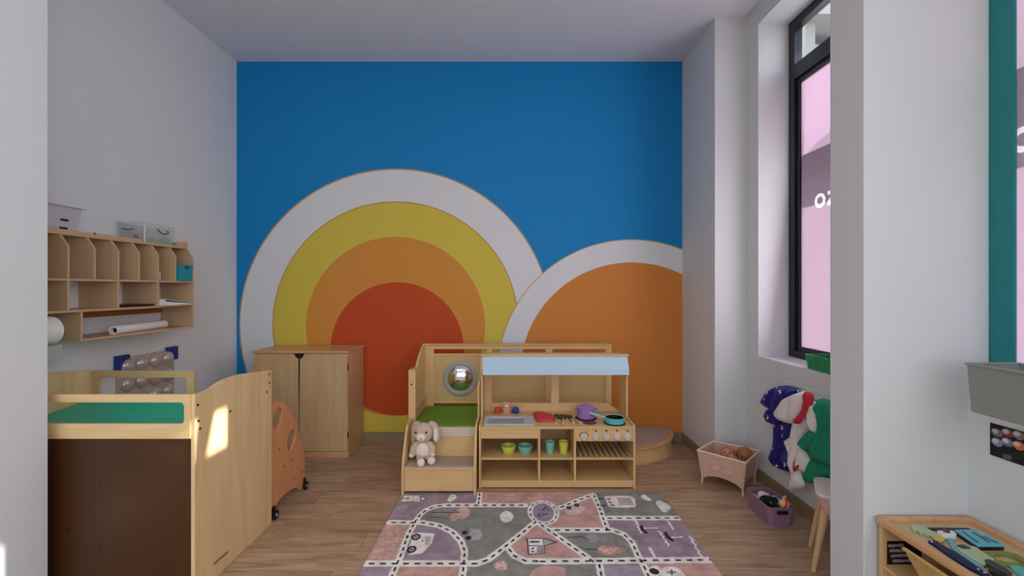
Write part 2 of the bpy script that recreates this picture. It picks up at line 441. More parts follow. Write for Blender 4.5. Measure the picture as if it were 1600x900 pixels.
def plank_mat():
    m = bpy.data.materials.new('vinyl_plank'); m.use_nodes = True; N = m.node_tree.nodes; L = m.node_tree.links
    b = N['Principled BSDF']; b.inputs['Roughness'].default_value = .42; b.inputs['Specular IOR Level'].default_value = .35
    tc = N.new('ShaderNodeTexCoord'); oi = N.new('ShaderNodeObjectInfo')
    add = N.new('ShaderNodeVectorMath'); add.operation = 'MULTIPLY_ADD'; L.new(oi.outputs['Random'], add.inputs[0]); add.inputs[1].default_value = (37, 91, 13); L.new(tc.outputs['Object'], add.inputs[2])
    mp = N.new('ShaderNodeMapping'); L.new(add.outputs[0], mp.inputs[0]); mp.inputs['Scale'].default_value = (1.0, 9, 9)
    n = N.new('ShaderNodeTexNoise'); n.inputs['Scale'].default_value = 2.6; n.inputs['Detail'].default_value = 8; n.inputs['Roughness'].default_value = .62; n.inputs['Distortion'].default_value = .8
    L.new(mp.outputs[0], n.inputs[0])
    r = N.new('ShaderNodeValToRGB'); L.new(n.outputs['Fac'], r.inputs[0])
    r.color_ramp.elements[0].position = .28; r.color_ramp.elements[1].position = .72
    r.color_ramp.elements[0].color = lin4((142, 113, 86)); r.color_ramp.elements[1].color = lin4((204, 174, 142))
    e = r.color_ramp.elements.new(.5); e.color = lin4((180, 150, 120))
    mr = N.new('ShaderNodeMapRange'); mr.inputs[3].default_value = .9; mr.inputs[4].default_value = 1.1; L.new(oi.outputs['Random'], mr.inputs[0])
    hs = N.new('ShaderNodeHueSaturation'); L.new(r.outputs[0], hs.inputs['Color']); L.new(mr.outputs[0], hs.inputs['Value'])
    L.new(hs.outputs[0], b.inputs['Base Color'])
    return m
M['plank'] = plank_mat()

# ------------------------------------------------------------------ room shell
XL, XR, YB, ZC = -2.70, 1.93, 4.393, 3.72
def struct(name, mb, m, parent=None, bev=0): return mb.build(name, m, parent, bev=bev, kind='structure')
floor = struct('floor', MB().box(-4.6, 2.3, -4.0, YB+.1, -.20, -.006), M['asphalt'])
PW, PL = .183, 1.22
me0 = None; y = YB-.002; row = 0
while y > 0.9:
    x = XL-.9+((row*0.47) % 1.0)*PL-PL
    while x < 1.95:
        x0, x1 = max(x+.0008, -4.3), min(x+PL-.0008, 2.05)
        if x1-x0 > .05 and x1 > XL-.02:
            MB().box(x0, x1, y-PW+.0008, y-.0008, -.006, 0).build('plank', M['plank'], floor, bev=.0008)
        x += PL
    y -= PW; row += 1
MB().box(-4.6, 2.3, -4.0, y+.0, -.006, 0).build('near_floor_covering', M['plank'], floor)
struct('ceiling', MB().box(-4.6, 2.35, -4.1, YB+.1, ZC, ZC+.15), M['ceil'])
struct('wall_back', MB().box(XL-.1, 2.35, YB, YB+.12, 0, ZC), M['mural'])
struct('wall_left', MB().box(XL-.12, XL, 2.0, YB, 0, ZC), M['wall'])
struct('wall_left_pier', MB().box(-4.5, -2.175, 1.88, 2.098, 0, ZC), M['wall'])
struct('wall_right_pier', MB().box(1.49, 2.019, 1.897, 2.10, 0, ZC), M['wall'], bev=.004)
struct('wall_right_corner', MB().box(1.669, 2.30, 3.685, YB, 0, ZC), M['wall'])
HOLE1 = rect(2.35, 3.51, .968, 3.566); HOLE2 = rect(.25, 1.899, 1.10, 3.60); HOLE3 = rect(-2.7, -.4, 1.10, 3.60)
struct('wall_right', MB().prism([rect(-4.0, 3.685, 0, ZC), HOLE1, HOLE2, HOLE3], 'x', XR, 2.30), M['wall'])
struct('wall_near_left', MB().box(-4.6, -4.5, -4.0, 1.9, 0, ZC), M['wall'])
struct('wall_near', MB().prism([rect(-4.6, 2.3, 0, ZC), rect(-3.2, 1.6, .4, 3.4)], 'y', -4.1, -4.0), M['wall'])
struct('window_3', MB().box(-3.2, 1.6, -4.06, -4.05, .4, 3.4), M['glass'])
# baseboards
bh = .09
struct('baseboard_back', MB().box(XL, 1.669, YB-.012, YB, 0, bh), M['base'], bev=.002)
struct('baseboard_left', MB().box(XL, XL+.012, 2.1, YB-.012, 0, bh), M['base'], bev=.002)
struct('baseboard_right_corner', MB().box(1.657, 1.669, 3.673, YB-.012, 0, bh).box(1.669, XR, 3.673, 3.685, 0, bh), M['base'], bev=.002)
struct('baseboard_right', MB().box(XR-.012, XR, 2.10, 3.673, 0, bh), M['base'], bev=.002)

# ------------------------------------------------------------------ windows
def letters(y0, z0):         # letters seen from inside: reading towards smaller Y
    O = ell(y0, z0, .056, .052, 28); Oi = ell(y0, z0, .030, .027, 20)
    a = y0-.078; bq = a-.085; h = .05; t = .026
    Z = [(a, z0+h), (bq, z0+h), (bq, z0+h-t), (a-.04, z0-h+t), (bq, z0-h+t), (bq, z0-h), (a, z0-h), (a, z0-h+t), (bq+.04, z0+h-t), (a, z0+h-t)]
    return [O, Oi, Z]
def window(n, x0, hole, yin, zin, ztr, ztop, m, added_mull=None, letter_at=None, sash=True):
    r = bpy.data.objects.new('window_%d' % n, None); C.objects.link(r); r['kind'] = 'structure'
    y0, y1 = hole[0][0], hole[1][0]; z0, z1 = hole[0][1], hole[2][1]
    r.location = (x0, (y0+y1)/2, z0); WORLD[r.name] = Vector(r.location)
    yi0, yi1 = y0+.07, yin
    spans = [(yi0, yi1)] if not added_mull else [(yi0, added_mull[0]), (added_mull[1], yi1)]
    loops = [rect(y0, y1, z0, z1)]
    for a, b in spans: loops += [rect(a, b, zin, ztr-.115), rect(a, b, ztr, ztop)]
    MB().prism(loops, 'x', x0, x0+.065).build('window_frame', m, r, bev=.003)
    for a, b in spans:
        if sash: MB().prism([rect(a-.002, b+.002, zin-.002, ztr-.113), rect(a+.035, b-.035, zin+.035, ztr-.15)], 'x', x0+.018, x0+.05).build('sash', m, r, bev=.002)
        lo = letters(*letter_at) if letter_at and a < letter_at[0] < b+.1 else []
        sw, fo = (.036, .034) if sash else (.002, .008); lo = [[(min(p[0], b-sw), p[1]) for p in l] for l in lo]
        MB().prism([rect(a+sw-.006, b-sw+.006, zin+sw-.006, ztr-.109-sw)]+lo, 'x', x0+fo, x0+fo+.0005).build('privacy_film', M['film'], r)
        if lo: MB().prism(lo, 'x', x0+fo-.0005, x0+fo).build('lettering', M['letter'], r)
        MB().box(x0+.03, x0+.036, a, b, ztr, ztop).build('transom_pane', M['glass'], r)
    return r
window(1, 2.166, HOLE1, 3.44, 1.02, 3.215, 3.50, M['frame'], None, (3.20, 2.125))
window(2, 2.02, HOLE2, 1.80, 1.16, 3.20, 3.53, M['frameteal'], (1.19, 1.535), (1.775, 2.09), False)  # wide mullion added out of view to block sun from pier and table front
window(4, 2.02, HOLE3, -.47, 1.16, 3.20, 3.50, M['frameteal'], None, None)

# ------------------------------------------------------------------ outside the windows
bld = thing('building', 'pale stone building seen through the clear pane above the dark framed window', 'building', (8.6, 12.6, 0))
MB().box(5.0, 8.12, 12.0, 13.4, -.2, 8.6).build('wall', M['stone'], bld)
MB().box(8.12, 12.0, 12.5, 13.4, -.2, 8.3).build('glass_bay', mat('sky_painted_glass', (190, 214, 232), .15), bld)  # pale blue base colour stands in for sky reflected in the glass
MB().box(4.8, 12.2, 11.6, 13.4, 8.6, 9.4).build('cornice', M['stoned'], bld)
MB().box(4.96, 8.16, 11.95, 12.0, 7.0, 7.1).build('ledge', M['stoned'], bld)
pav = MB().box(2.4, 40, -30, 40, -.4, -.2).build('outdoor_paving', M['asphalt'], kind='structure')
sgn = MB().box(2.45, 2.70, -3.5, 6.0, 2.46, 2.68).build('canopy_beam', M['steel'])
tag(sgn, 'long steel beam running outside along the shop windows', 'beam')
bb_ = thing('sun_block_panel', 'unseen pale panel on two posts, added outside to block the sun', 'sun_block_panel', (8.0, 1.95, -.2))  # added out of view to keep sun out of the dark window's transom
MB().box(7.95, 8.05, 1.30, 2.75, 7.30, 8.20).build('panel', M['stoned'], bb_)
for y_ in (1.55, 2.45): MB().cyl((8.12, y_, -.2), (8.12, y_, 8.0), .06).build('post', M['steel'], bb_)
dx, dy, dz = .45, -.077, .322
br = MB().prism([(1.53+dy, 3.05+dz), (1.576+dy, 3.05+dz), (1.712+dy, 3.465+dz), (1.79+dy, 3.56+dz), (1.615+dy, 3.62+dz), (1.56+dy, 3.34+dz)], 'x', 2.49, 2.51).build('awning_brace', M['steel'])
tag(br, 'flat steel brace fixed outside the teal framed window', 'brace')

# ------------------------------------------------------------------ ceiling fittings
for i, px in enumerate((664, 848)):
    x = (px-800)/F*3.40
    t = thing('ceiling_sprinkler', ('small white ceiling fitting above the sun painted in rings', 'small white ceiling fitting above the middle of the blue wall')[i], 'fitting', (x, 3.41, ZC-.05), 'ceiling fittings')
    MB().lathe([(.04, 0), (.04, -.008), (.03, -.014)], (x, 3.41, ZC)).build('rose', M['white'], t)
    MB().lathe([(.012, -.014), (.012, -.03), (.022, -.034), (.022, -.038)], (x, 3.41, ZC), n=14).build('nozzle', M['white'], t)

# ------------------------------------------------------------------ rug
class Raster:
    def __init__(s, xs, ys):
        s.xs, s.ys = xs, ys; s.X, s.Y = np.meshgrid(xs, ys); s.col = np.zeros(s.X.shape+(3,))
    def fill(s, c): s.col[:] = lin(c)
    def mask_poly(s, p):
        m = np.zeros(s.X.shape, bool); n = len(p); j = n-1
        for i in range(n):
            xi, yi = p[i]; xj, yj = p[j]
            if yi != yj:
                c = ((yi > s.Y) != (yj > s.Y)) & (s.X < (xj-xi)*(s.Y-yi)/(yj-yi)+xi); m ^= c
            j = i
        return m
    def poly(s, c, p): s.col[s.mask_poly(p)] = lin(c)
    def ell(s, c, x, y, rx, ry): s.col[((s.X-x)/rx)**2+((s.Y-y)/ry)**2 < 1] = lin(c)
    def ring(s, c, x, y, rx, ry, k): 
        q = np.sqrt(((s.X-x)/rx)**2+((s.Y-y)/ry)**2); s.col[(q < 1+k) & (q > 1-k)] = lin(c)
    def dist(s, p, ky=1.0):
        d = np.full(s.X.shape, 9.0)
        for (x0, y0), (x1, y1) in zip(p[:-1], p[1:]):
            ax, ay = x1-x0, (y1-y0)*ky; l = ax*ax+ay*ay+1e-12
            t = np.clip(((s.X-x0)*ax+(s.Y-y0)*ky*ay)/l, 0, 1)
            d = np.minimum(d, np.hypot(s.X-x0-ax*t, (s.Y-y0)*ky-ay*t))
        return d
    def line(s, c, p, wd, ky=1.0): s.col[s.dist(p, ky) < wd/2] = lin(c)
    def mesh(s, name, m, mp, parent=None, label=None):
        ny, nx = s.X.shape
        v = [mp(x, y) for x, y in zip(s.X.ravel(), s.Y.ravel())]
        i = np.arange(nx*ny).reshape(ny, nx)
        f = np.stack([i[:-1, :-1], i[:-1, 1:], i[1:, 1:], i[1:, :-1]], -1).reshape(-1, 4)
        mb = MB(); org = wloc(parent) if parent else Vector((0, 0, 0))
        me = bpy.data.meshes.new(name); vv = np.array(v, dtype=np.float32)-np.array(org, dtype=np.float32)
        me.vertices.add(len(vv)); me.vertices.foreach_set('co', vv.ravel())
        me.loops.add(f.size); me.loops.foreach_set('vertex_index', f.ravel().astype(np.int32))
        me.polygons.add(len(f)); me.polygons.foreach_set('loop_start', np.arange(0, f.size, 4, dtype=np.int32))
        me.update(calc_edges=True)
        a = me.color_attributes.new('print', 'FLOAT_COLOR', 'POINT')
        cc = np.ones((nx*ny, 4), np.float32); cc[:, :3] = s.col.reshape(-1, 3); a.data.foreach_set('color', cc.ravel())
        me.materials.append(m); o = bpy.data.objects.new(name, me); C.objects.link(o)
        if parent: o.parent = parent
        return o

RX0, RX1, RY1, RY0 = -.80, 1.09, 3.272, 1.30
rug = thing('rug', 'pink, mauve and grey rug printed with white roads, cars and houses', 'rug', (.15, 2.3, 0))
ys = np.concatenate([np.arange(RY0, 2.26, .006), np.arange(2.26, RY1, .0038), [RY1]])
R = Raster(np.linspace(RX0, RX1, 500), ys)
def g(px, py): return onz(px, py, .008)
def c1(*p): return [g(540+a/5.161, 760+b/5.161) for a, b in p]
def c2(*p): return [g(840+a/5.161, 760+b/5.161) for a, b in p]
PK, PU, GR, WH, DK = (214, 168, 156), (168, 148, 160), (150, 149, 142), (252, 246, 238), (58, 50, 54)
PKD, LG = (224, 188, 176), (170, 170, 166)
R.fill(GR)
R.poly(PU, c1((380, 55), (1065, 40), (1060, 150), (760, 150), (640, 190), (560, 290), (300, 290)))
R.poly(PK, c1((250, 290), (540, 300), (425, 615), (60, 620)))
R.poly(PU, c1((0, 620), (410, 620), (330, 800), (-100, 800)))
R.poly(PK, c1((420, 620), (940, 620), (920, 800), (370, 800)))
R.poly(PU, c1((560, 295), (700, 298), (830, 345), (930, 430), (965, 530), (950, 615), (430, 615)))
R.poly(PK, [g(751, 768), g(926, 768), g(875, 792), g(850, 786), g(820, 789), g(750, 789)])
R.poly(PK, c2((455, 75), (565, 350), (110, 350), (20, 300), (180, 190), (250, 140)))
R.poly(PU, c2((555, 265), (1170, 262), (1420, 590), (840, 598), (760, 430), (680, 360), (570, 340)))
R.poly(PK, [g(845, 815), g(926, 876), g(822, 877), g(806, 870), g(797, 855)])
R.poly(PU, c2((510, 610), (840, 610), (960, 850), (560, 850)))
R.poly(PK, c2((850, 600), (1400, 595), (1600, 850), (940, 850)))
rng = np.random.RandomState(3)
def dots(mask_poly, n, col):
    xs = [p[0] for p in mask_poly]; yy = [p[1] for p in mask_poly]; k = 0
    while k < n:
        x, y = rng.uniform(min(xs), max(xs)), rng.uniform(min(yy), max(yy))
        if inside((x, y), [mask_poly]): R.ell(col, x, y, .009, .011); k += 1
dots(c1((340, 300), (500, 310), (410, 600), (200, 600)), 60, PKD)
dots([g(753, 771), g(915, 771), g(875, 786), g(752, 786)], 90, PKD)
for k in range(9):           # stripes on the mauve squares
    yy = 645+k*16
    R.line((176, 158, 172), c1((60, yy), (150, yy+5), (260, yy-3), (380, yy+3)), .012)
    R.line((186, 166, 184), c2((530, yy), (650, yy+4), (760, yy-3), (870, yy+2)), .012)
roads = [c1((1450, 152), (1080, 152), (800, 152), (720, 162), (650, 190), (600, 230), (560, 285), (500, 400), (440, 570), (400, 660), (330, 820)),
         c1((1082, 50), (1072, 150)),
         c1((350, 290), (620, 292), (760, 318), (860, 368), (930, 440), (960, 520), (952, 620), (935, 800)),
         c1((165, 622), (1060, 622), (1150, 590), (1280, 490), (1420, 380), (1540, 280)),
         c2((175, 175), (300, 122), (445, 68)), c2((452, 65), (505, 190), (560, 345)),
         c2((120, 352), (600, 352), (700, 388), (760, 450), (815, 565), (860, 650), (950, 830)),
         c2((15, 300), (440, 600)), c2((545, 256), (1165, 254)), c2((-5, 605), (1420, 592)),
         c1((1310, 495), (1360, 560), (1450, 600), (1620, 606)), c2((495, 615), (530, 800))]
for r in roads: R.line(WH, r, .041, .72)
cx, cy = g(848.8, 800.2)
R.ell(WH, cx, cy, .106, .165); R.ell((166, 150, 168), cx, cy, .070, .122)
for r in roads:
    L_ = 0; nxt = .03
    for (x0, y0), (x1, y1) in zip(r[:-1], r[1:]):
        l = math.hypot(x1-x0, y1-y0)
        while nxt < L_+l:
            t = (nxt-L_)/l; px_, py_ = x0+(x1-x0)*t, y0+(y1-y0)*t; ux, uy = (x1-x0)/l*.011, (y1-y0)/l*.011
            R.line(DK, [(px_-ux, py_-uy), (px_+ux, py_+uy)], .012, .75); nxt += .062
        L_ += l
for k in range(13):
    a = 2*PI*k/13; R.line(DK, [(cx+.088*math.cos(a-.1), cy+.143*math.sin(a-.1)), (cx+.088*math.cos(a+.1), cy+.143*math.sin(a+.1))], .009)
def blob(col, conv, pts): R.poly(col, smooth(conv(*pts), 5))
blob(WH, c1, [(835, 80), (870, 62), (895, 85), (880, 105), (850, 122), (822, 118)])
blob(LG, c1, [(430, 160), (470, 140), (500, 165), (480, 200), (430, 195), (410, 180)])
blob(WH, c1, [(1250, 225), (1290, 198), (1335, 212), (1352, 245), (1330, 280), (1285, 290), (1250, 265)])
blob(WH, c2, [(830, 80), (860, 66), (915, 105), (905, 118), (860, 105)])
blob(WH, c2, [(955, 130), (985, 115), (1075, 160), (1050, 200), (1010, 205), (975, 165)])
R.poly(WH, c1((470, 75), (600, 75), (655, 98), (610, 120), (450, 118)))
R.line(DK, c1((605, 78), (655, 98), (605, 118), (605, 78)), .008); 
for k in (500, 540, 575): R.line(DK, c1((k, 88), (k+16, 88)), .009); R.line(DK, c1((k-4, 106), (k+12, 106)), .009)
R.line(DK, c1((455, 97), (505, 97)), .012)
R.ell(PKD, *g(540+940/5.161, 760+215/5.161), .052, .075); R.ell(PK, *g(540+875/5.161, 760+248/5.161), .028, .05)
R.line(DK, c1((690, 210), (900, 208)), .008); R.line(DK, c1((680, 250), (790, 247), (830, 265)), .006); R.line(DK, c1((880, 195), (920, 212), (885, 212)), .006)
R.poly(WH, c1((545, 380), (600, 372), (720, 380), (700, 450), (620, 540), (510, 552), (520, 470)))
R.poly((206, 200, 198), c1((640, 405), (690, 400), (680, 470), (640, 470)))
for a, b in ((567, 408), (533, 508)):
    e = g(540+a/5.161, 760+b/5.161); R.ell(DK, *e, .027, .036); R.ell((190, 180, 176), *e, .015, .02); R.ell(DK, *e, .005, .007)
R.ell(DK, *g(540+622/5.161, 760+440/5.161), .006, .008)
blob((186, 190, 188), c1, [(1000, 370), (1060, 340), (1100, 380), (1080, 430), (1010, 425)])
for a, b in ((960, 372), (990, 415)): R.ell(DK, *g(540+a/5.161, 760+b/5.161), .018, .022)
R.line((206, 206, 202), c1((1010, 345), (1060, 365)), .016)
R.line(DK, [(cx-.04, cy+.03), (cx+.03, cy+.05)], .006); R.line(DK, [(cx-.035, cy-.03), (cx+.03, cy-.02), (cx-.03, cy-.06), (cx-.035, cy-.03)], .007); R.line(DK, [(cx, cy+.02), (cx+.02, cy+.08), (cx+.04, cy+.02)], .006)
blob((222, 204, 194), c2, [(220, 185), (300, 165), (390, 160), (350, 215), (260, 230)])
for a, b in ((252, 172), (315, 150)): R.ell(DK, *g(840+a/5.161, 760+b/5.161), .018, .024); R.ell((110, 96, 92), *g(840+a/5.161, 760+b/5.161), .008, .011)
R.poly(WH, smooth(c2((545, 95), (560, 78), (760, 82), (790, 155), (770, 168), (590, 168), (560, 130)), 4)); R.poly((206, 190, 186), c2((640, 90), (750, 92), (775, 150), (660, 155)))
for a, b in ((510, 102), (528, 155)): R.line(DK, c2((a-12, b), (a+14, b)), .018)
R.line(DK, c2((575, 122), (592, 134)), .012)
for a, b in ((575, 102), (605, 152)): R.ell((150, 140, 138), *g(840+a/5.161, 760+b/5.161), .016, .016)
def wave(conv, a, b, n=9):
    p = []
    for k in range(n):
        t = k/(n-1); p.append((a[0]+(b[0]-a[0])*t+(7 if k % 2 else -7), a[1]+(b[1]-a[1])*t))
    R.line(WH, conv(*p), .011)
for a, b in (((790, 275), (838, 380)), ((1050, 280), (1095, 345)), ((980, 360), (1060, 480)), ((905, 495), (950, 580)), ((1230, 405), (1330, 585))): wave(c2, a, b)
R.line(DK, c2((835, 320), (845, 350), (875, 372)), .022); R.line(WH, c2((865, 336), (965, 336)), .013)
R.line(DK, c2((1032, 375), (1050, 410), (1085, 435)), .022); R.line(WH, c2((1085, 412), (1165, 408)), .013); R.poly(LG, c2((1090, 370), (1150, 385), (1110, 405)))
R.poly((214, 200, 192), c1((1465, 420), (1595, 418), (1600, 480), (1470, 480))); 
hs = [g(823.5, 841.5), g(849.5, 841), g(851, 864.5), g(826, 866)]
R.poly(WH, hs); R.line(DK, hs+[hs[0]], .008); R.line(DK, [g(824, 853), g(850.5, 853)], .007)
R.poly(LG, [g(839, 853), g(850.5, 853), g(851, 864.5), g(839, 865)]); R.line(DK, [g(830, 846.5), g(841, 846.5)], .016)
R.poly((190, 188, 184), [g(849.5, 841), g(870, 847), g(850, 853)]); R.line(DK, [g(849.5, 841), g(870, 847), g(850, 853)], .008)
for q in (857, 862): R.ell(DK, *g(832.5, q), .007, .008)
R.ell((170, 174, 176), *g(840+440/5.161, 760+415/5.161), .036, .05); R.line(DK, c2((245, 412), (350, 405), (420, 432)), .006)
blob((214, 164, 150), c2, [(485, 500), (540, 475), (640, 485), (715, 510), (640, 540), (560, 555), (500, 530)]); R.line(DK, c2((395, 505), (480, 508)), .008)
dots(c2((500, 500), (550, 485), (640, 495), (640, 530), (540, 540)), 14, (238, 200, 190))
R.ell((214, 170, 158), *g(540+1250/5.161, 760+640/5.161), .036, .042); dots(c1((1215, 610), (1290, 610), (1290, 670), (1215, 670)), 14, (240, 206, 196))
blob((216, 172, 160), c1, [(1500, 690), (1600, 640), (1760, 660), (1740, 760), (1500, 760)])
blob(WH, c2, [(900, 660), (960, 640), (1010, 690), (960, 725), (910, 720)]); blob(WH, c2, [(1010, 660), (1120, 655), (1190, 720), (1180, 790), (1020, 790)])
e = g(840+940/5.161, 760+685/5.161); R.ell(DK, *e, .026, .027); 
R.line((120, 110, 112), c2((1050, 692), (1110, 692)), .012); R.line((120, 110, 112), c2((1080, 675), (1082, 710)), .012)
for i_ in np.nonzero(R.ys < 2.26)[0]: R.col[i_] = R.col[int(np.argmin(np.abs(R.ys-(4.52-R.ys[i_]))))]   # the near half repeats the print
MB().box(RX0, RX1, RY0, RY1, .0005, .0075).build('backing', M['carpet'], rug)
R.mesh('printed_pile', M['rug'], lambda x, y: (x, y, .008), rug)

# ------------------------------------------------------------------ wall cubby shelf
XF, XW = -2.454, XL
dv = [2.160, 2.320, 2.480, 2.637, 2.795, 2.951, 3.109, 3.270, 3.440]
t = thing('wall_cubby', 'birch plywood wall cubby with a top row of slanted pigeonholes', 'shelf', (-2.58, 2.8, 1.19))
zs1, zs2, zb, ztp = 1.539, 1.3626, 1.1945, 1.796
T = .014
MB().box(XW+.001, XF-.045, dv[0]-T, dv[-1]+T*.5, ztp, ztp+.016).build('top_board', M['cuby'], t, bev=.002)
MB().box(XF-.060, XF-.043, dv[0]-T, 3.03, ztp, ztp+.032).build('top_rail', M['cuby'], t, bev=.003)
MB().box(XF-.060, XF-.043, 3.03, 3.345, ztp, ztp+.020).build('top_rail', M['cuby'], t, bev=.003)
MB().box(XF-.060, XF-.043, 3.345, dv[-1]-.001, ztp, ztp+.050).build('top_rail', M['cuby'], t, bev=.003)
for nm, z in (('middle_board', zs1), ('lower_board', zs2)): MB().box(XW+.001, XF, dv[0]-T, dv[-1]-.0005, z, z+T).build(nm, M['cuby'], t, bev=.002)
MB().box(XW+.001, XF, 2.556, dv[-1]-.0005, zb, zb+T).build('bottom_board', M['cuby'], t, bev=.002)
MB().box(XW+.001, XW+.016, 2.57, dv[-1]-.0005, zs2-.05, zs2-.001).build('mounting_rail', M['rail'], t)
prof = [(XW+.001, zs1+T), (XF, zs1+T), (XF, 1.7316), (XF-.045, ztp), (XW+.001, ztp)]
for d in dv[:-1]: MB().prism(prof, 'y', d-T/2, d+T/2).build('divider', M['cub'], t, bev=.0015)
MB().prism([(XW+.001, zb), (XF, zb), (XF, 1.7316), (XF-.045, ztp), (XF-.045, ztp+.056), (XW+.001, ztp+.056)], 'y', dv[-1], dv[-1]+T).build('end_panel', M['cub'], t, bev=.0015)
for d in (2.160, 2.480, 2.795, 3.109): MB().box(XW+.001, XF, d-T/2, d+T/2, zs2+T, zs1).build('divider', M['cub'], t, bev=.0015)
for d in (2.22, 2.556): MB().box(XW+.001, XF, d-T/2, d+T/2, zb, zs2).build('divider', M['cub'], t, bev=.0015)
MB().cyl((XF-.0435, 2.68, ztp+.03), (XF-.0415, 2.68, ztp+.03), .006, n=10).build('screw', M['black'], t)

def open_box(name, mats, x0, x1, y0, y1, z0, z1, taper=.0, wall=.003, rim=.012, parent=None):
    mb = MB(); k = taper
    b = [(x0+k, y0+k), (x1-k, y0+k), (x1-k, y1-k), (x0+k, y1-k)]; tt = [(x0, y0), (x1, y0), (x1, y1), (x0, y1)]
    def ins(p, s): cx_, cy_ = (x0+x1)/2, (y0+y1)/2; return [(q[0]+(s if q[0] < cx_ else -s), q[1]+(s if q[1] < cy_ else -s)) for q in p]
    rings = [(b, z0), (tt, z1)]
    if rim: rings += [(ins(tt, -rim), z1), (ins(tt, -rim), z1+.004)]
    rings += [(ins(tt, wall), z1+.004 if rim else z1), (ins(b, wall), z0+wall)]
    v = [(q[0], q[1], z) for r, z in rings for q in r]; f = [(3, 2, 1, 0)]
    for i in range(len(rings)-1): f += [(i*4+k2, i*4+(k2+1) % 4, i*4+4+(k2+1) % 4, i*4+4+k2) for k2 in range(4)]
    n = (len(rings)-1)*4; f.append((n, n+1, n+2, n+3))
    return mb.add(v, f).build(name, mats, parent, bev=.002)

zt = ztp+.0165
t = thing('storage_tub', 'milky white plastic tub with a flared rim on the cubby top', 'tub', (-2.6, 2.38, zt))
open_box('body', M['frost2'], -2.685, -2.500, 2.19, 2.606, zt, 1.955, .02, rim=.014, parent=t)
for z, xx in ((1.881, -2.509), (1.835, -2.515)): MB().box(xx-.004, xx+.006, 2.49, 2.53, z-.006, z+.006).build('slot', M['black'], t)
t = thing('storage_bin', 'clear plastic bin holding green toys on the cubby top', 'bin', (-2.6, 3.2, zt))
open_box('body', M['clear'], -2.690, -2.500, 3.05, 3.33, zt, 1.945, .012, rim=.010, parent=t)
MB().box(-2.5035, -2.4985, 3.0465, 3.0535, zt, 1.943).build('corner_highlight', M['white'], t)  # white strip stands in for the highlight along the clear corner
hm = mat('grey_purple_handle', (86, 84, 104), .4)
MB().tube([(-2.499, 3.16, 1.915), (-2.488, 3.165, 1.895), (-2.482, 3.20, 1.882), (-2.488, 3.245, 1.895), (-2.499, 3.25, 1.915)], .0045, 8).build('handle', hm, t)
MB().tube([(-2.655, 3.052, 1.905), (-2.63, 3.045, 1.900), (-2.60, 3.045, 1.900), (-2.575, 3.052, 1.905)], .004, 8).build('handle', hm, t)
t = thing('toy_train', 'tan wooden toy block with dark knobs inside the clear bin', 'toy', (-2.60, 3.11, zt+.004))
MB().box(-2.66, -2.56, 3.085, 3.14, zt+.004, zt+.07).build('block', M['tan'], t, bev=.008)
for x, z in ((-2.585, .045), (-2.575, .018)): MB().cyl((x, 3.085, zt+z), (x, 3.07, zt+z), .012, n=12).build('knob', M['black'], t)
for i, (y0, y1, z0, z1, r) in enumerate(((3.14, 3.20, 0, .04, .0), (3.20, 3.31, 0.0, .022, 0), (3.21, 3.30, .022, .05, .25))):
    o = MB().prism(smooth([(y0, zt+.004+z0), (y1, zt+.004+z0), (y1-.01, zt+.004+z1-.006), ((y0+y1)/2, zt+.004+z1), (y0+.008, zt+.004+z1-.012)], 4), 'x', -2.56+.008*i, -2.525+.004*i).build('toy_block', M['toygreen'], bev=.003)
    tag(o, ('small green toy piece beside the tan block in the clear bin', 'flat green toy piece at the bottom of the clear bin', 'curved green toy piece lying on top in the clear bin')[i], 'toy', 'green toys in the clear bin')
t = thing('fabric_basket', 'teal fabric box in the end pigeonhole of the wall cubby', 'box', (-2.55, 3.35, zs1+T))
open_box('body', M['tealbin'], -2.66, -2.437, 3.288, 3.425, zs1+T, 1.672, .006, wall=.004, rim=0, parent=t)
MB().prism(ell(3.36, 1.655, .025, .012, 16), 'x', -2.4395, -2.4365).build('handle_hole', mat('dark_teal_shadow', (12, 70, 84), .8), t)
t = thing('picture_card', 'small picture card leaning in a pigeonhole next to the teal box', 'card', (-2.52, 3.16, zs1+T))
MB().box(-2.53, -2.47, 3.145, 3.149, zs1+T, zs1+T+.06).build('card', M['whitep'], t)
MB().prism([(-2.527, zs1+T+.004), (-2.50, zs1+T+.004), (-2.52, zs1+T+.055), (-2.527, zs1+T+.055)], 'y', 3.1435, 3.145).build('print', M['umber'], t)
MB().box(-2.535, -2.465, 3.12, 3.15, zs1+T, zs1+T+.003).build('stand', M['black'], t)
o = MB().box(-2.66, -2.46, 2.81, 3.085, zs2+T, zs2+T+.016).build('laptop', M['black'], bev=.004)
tag(o, 'thin black slab lying on the middle shelf of the wall cubby', 'tablet')
t = thing('ring_binder', 'white ring binder lying open-edge out on the end shelf', 'binder', (-2.5, 3.27, zs2+T))
z = zs2+T
MB().box(-2.62, -2.415, 3.125, 3.425, z, z+.003).build('cover', M['white'], t)
MB().prism([(3.125, z+.046), (3.425, z+.012), (3.425, z+.009), (3.125, z+.043)], 'x', -2.62, -2.415).build('cover', M['white'], t)
MB().box(-2.62, -2.415, 3.122, 3.125, z, z+.046).build('spine', M['white'], t)
MB().prism([(3.13, z+.003), (3.40, z+.003), (3.40, z+.007), (3.13, z+.030)], 'x', -2.60, -2.43).build('pages', M['whitep'], t)
MB().cyl((-2.47, 3.122, z+.023), (-2.47, 3.1205, z+.023), .007, n=12).build('finger_hole', M['black'], t)
t = thing('paper_roll', 'white rolled paper tube lying on the bottom board of the cubby', 'paper roll', (-2.5, 2.95, zb+T))
zr = zb+T+.0275; RA = Vector((-2.478, 2.785, zr)); RB = Vector((-2.57, 3.31, zr)); RD = RB-RA
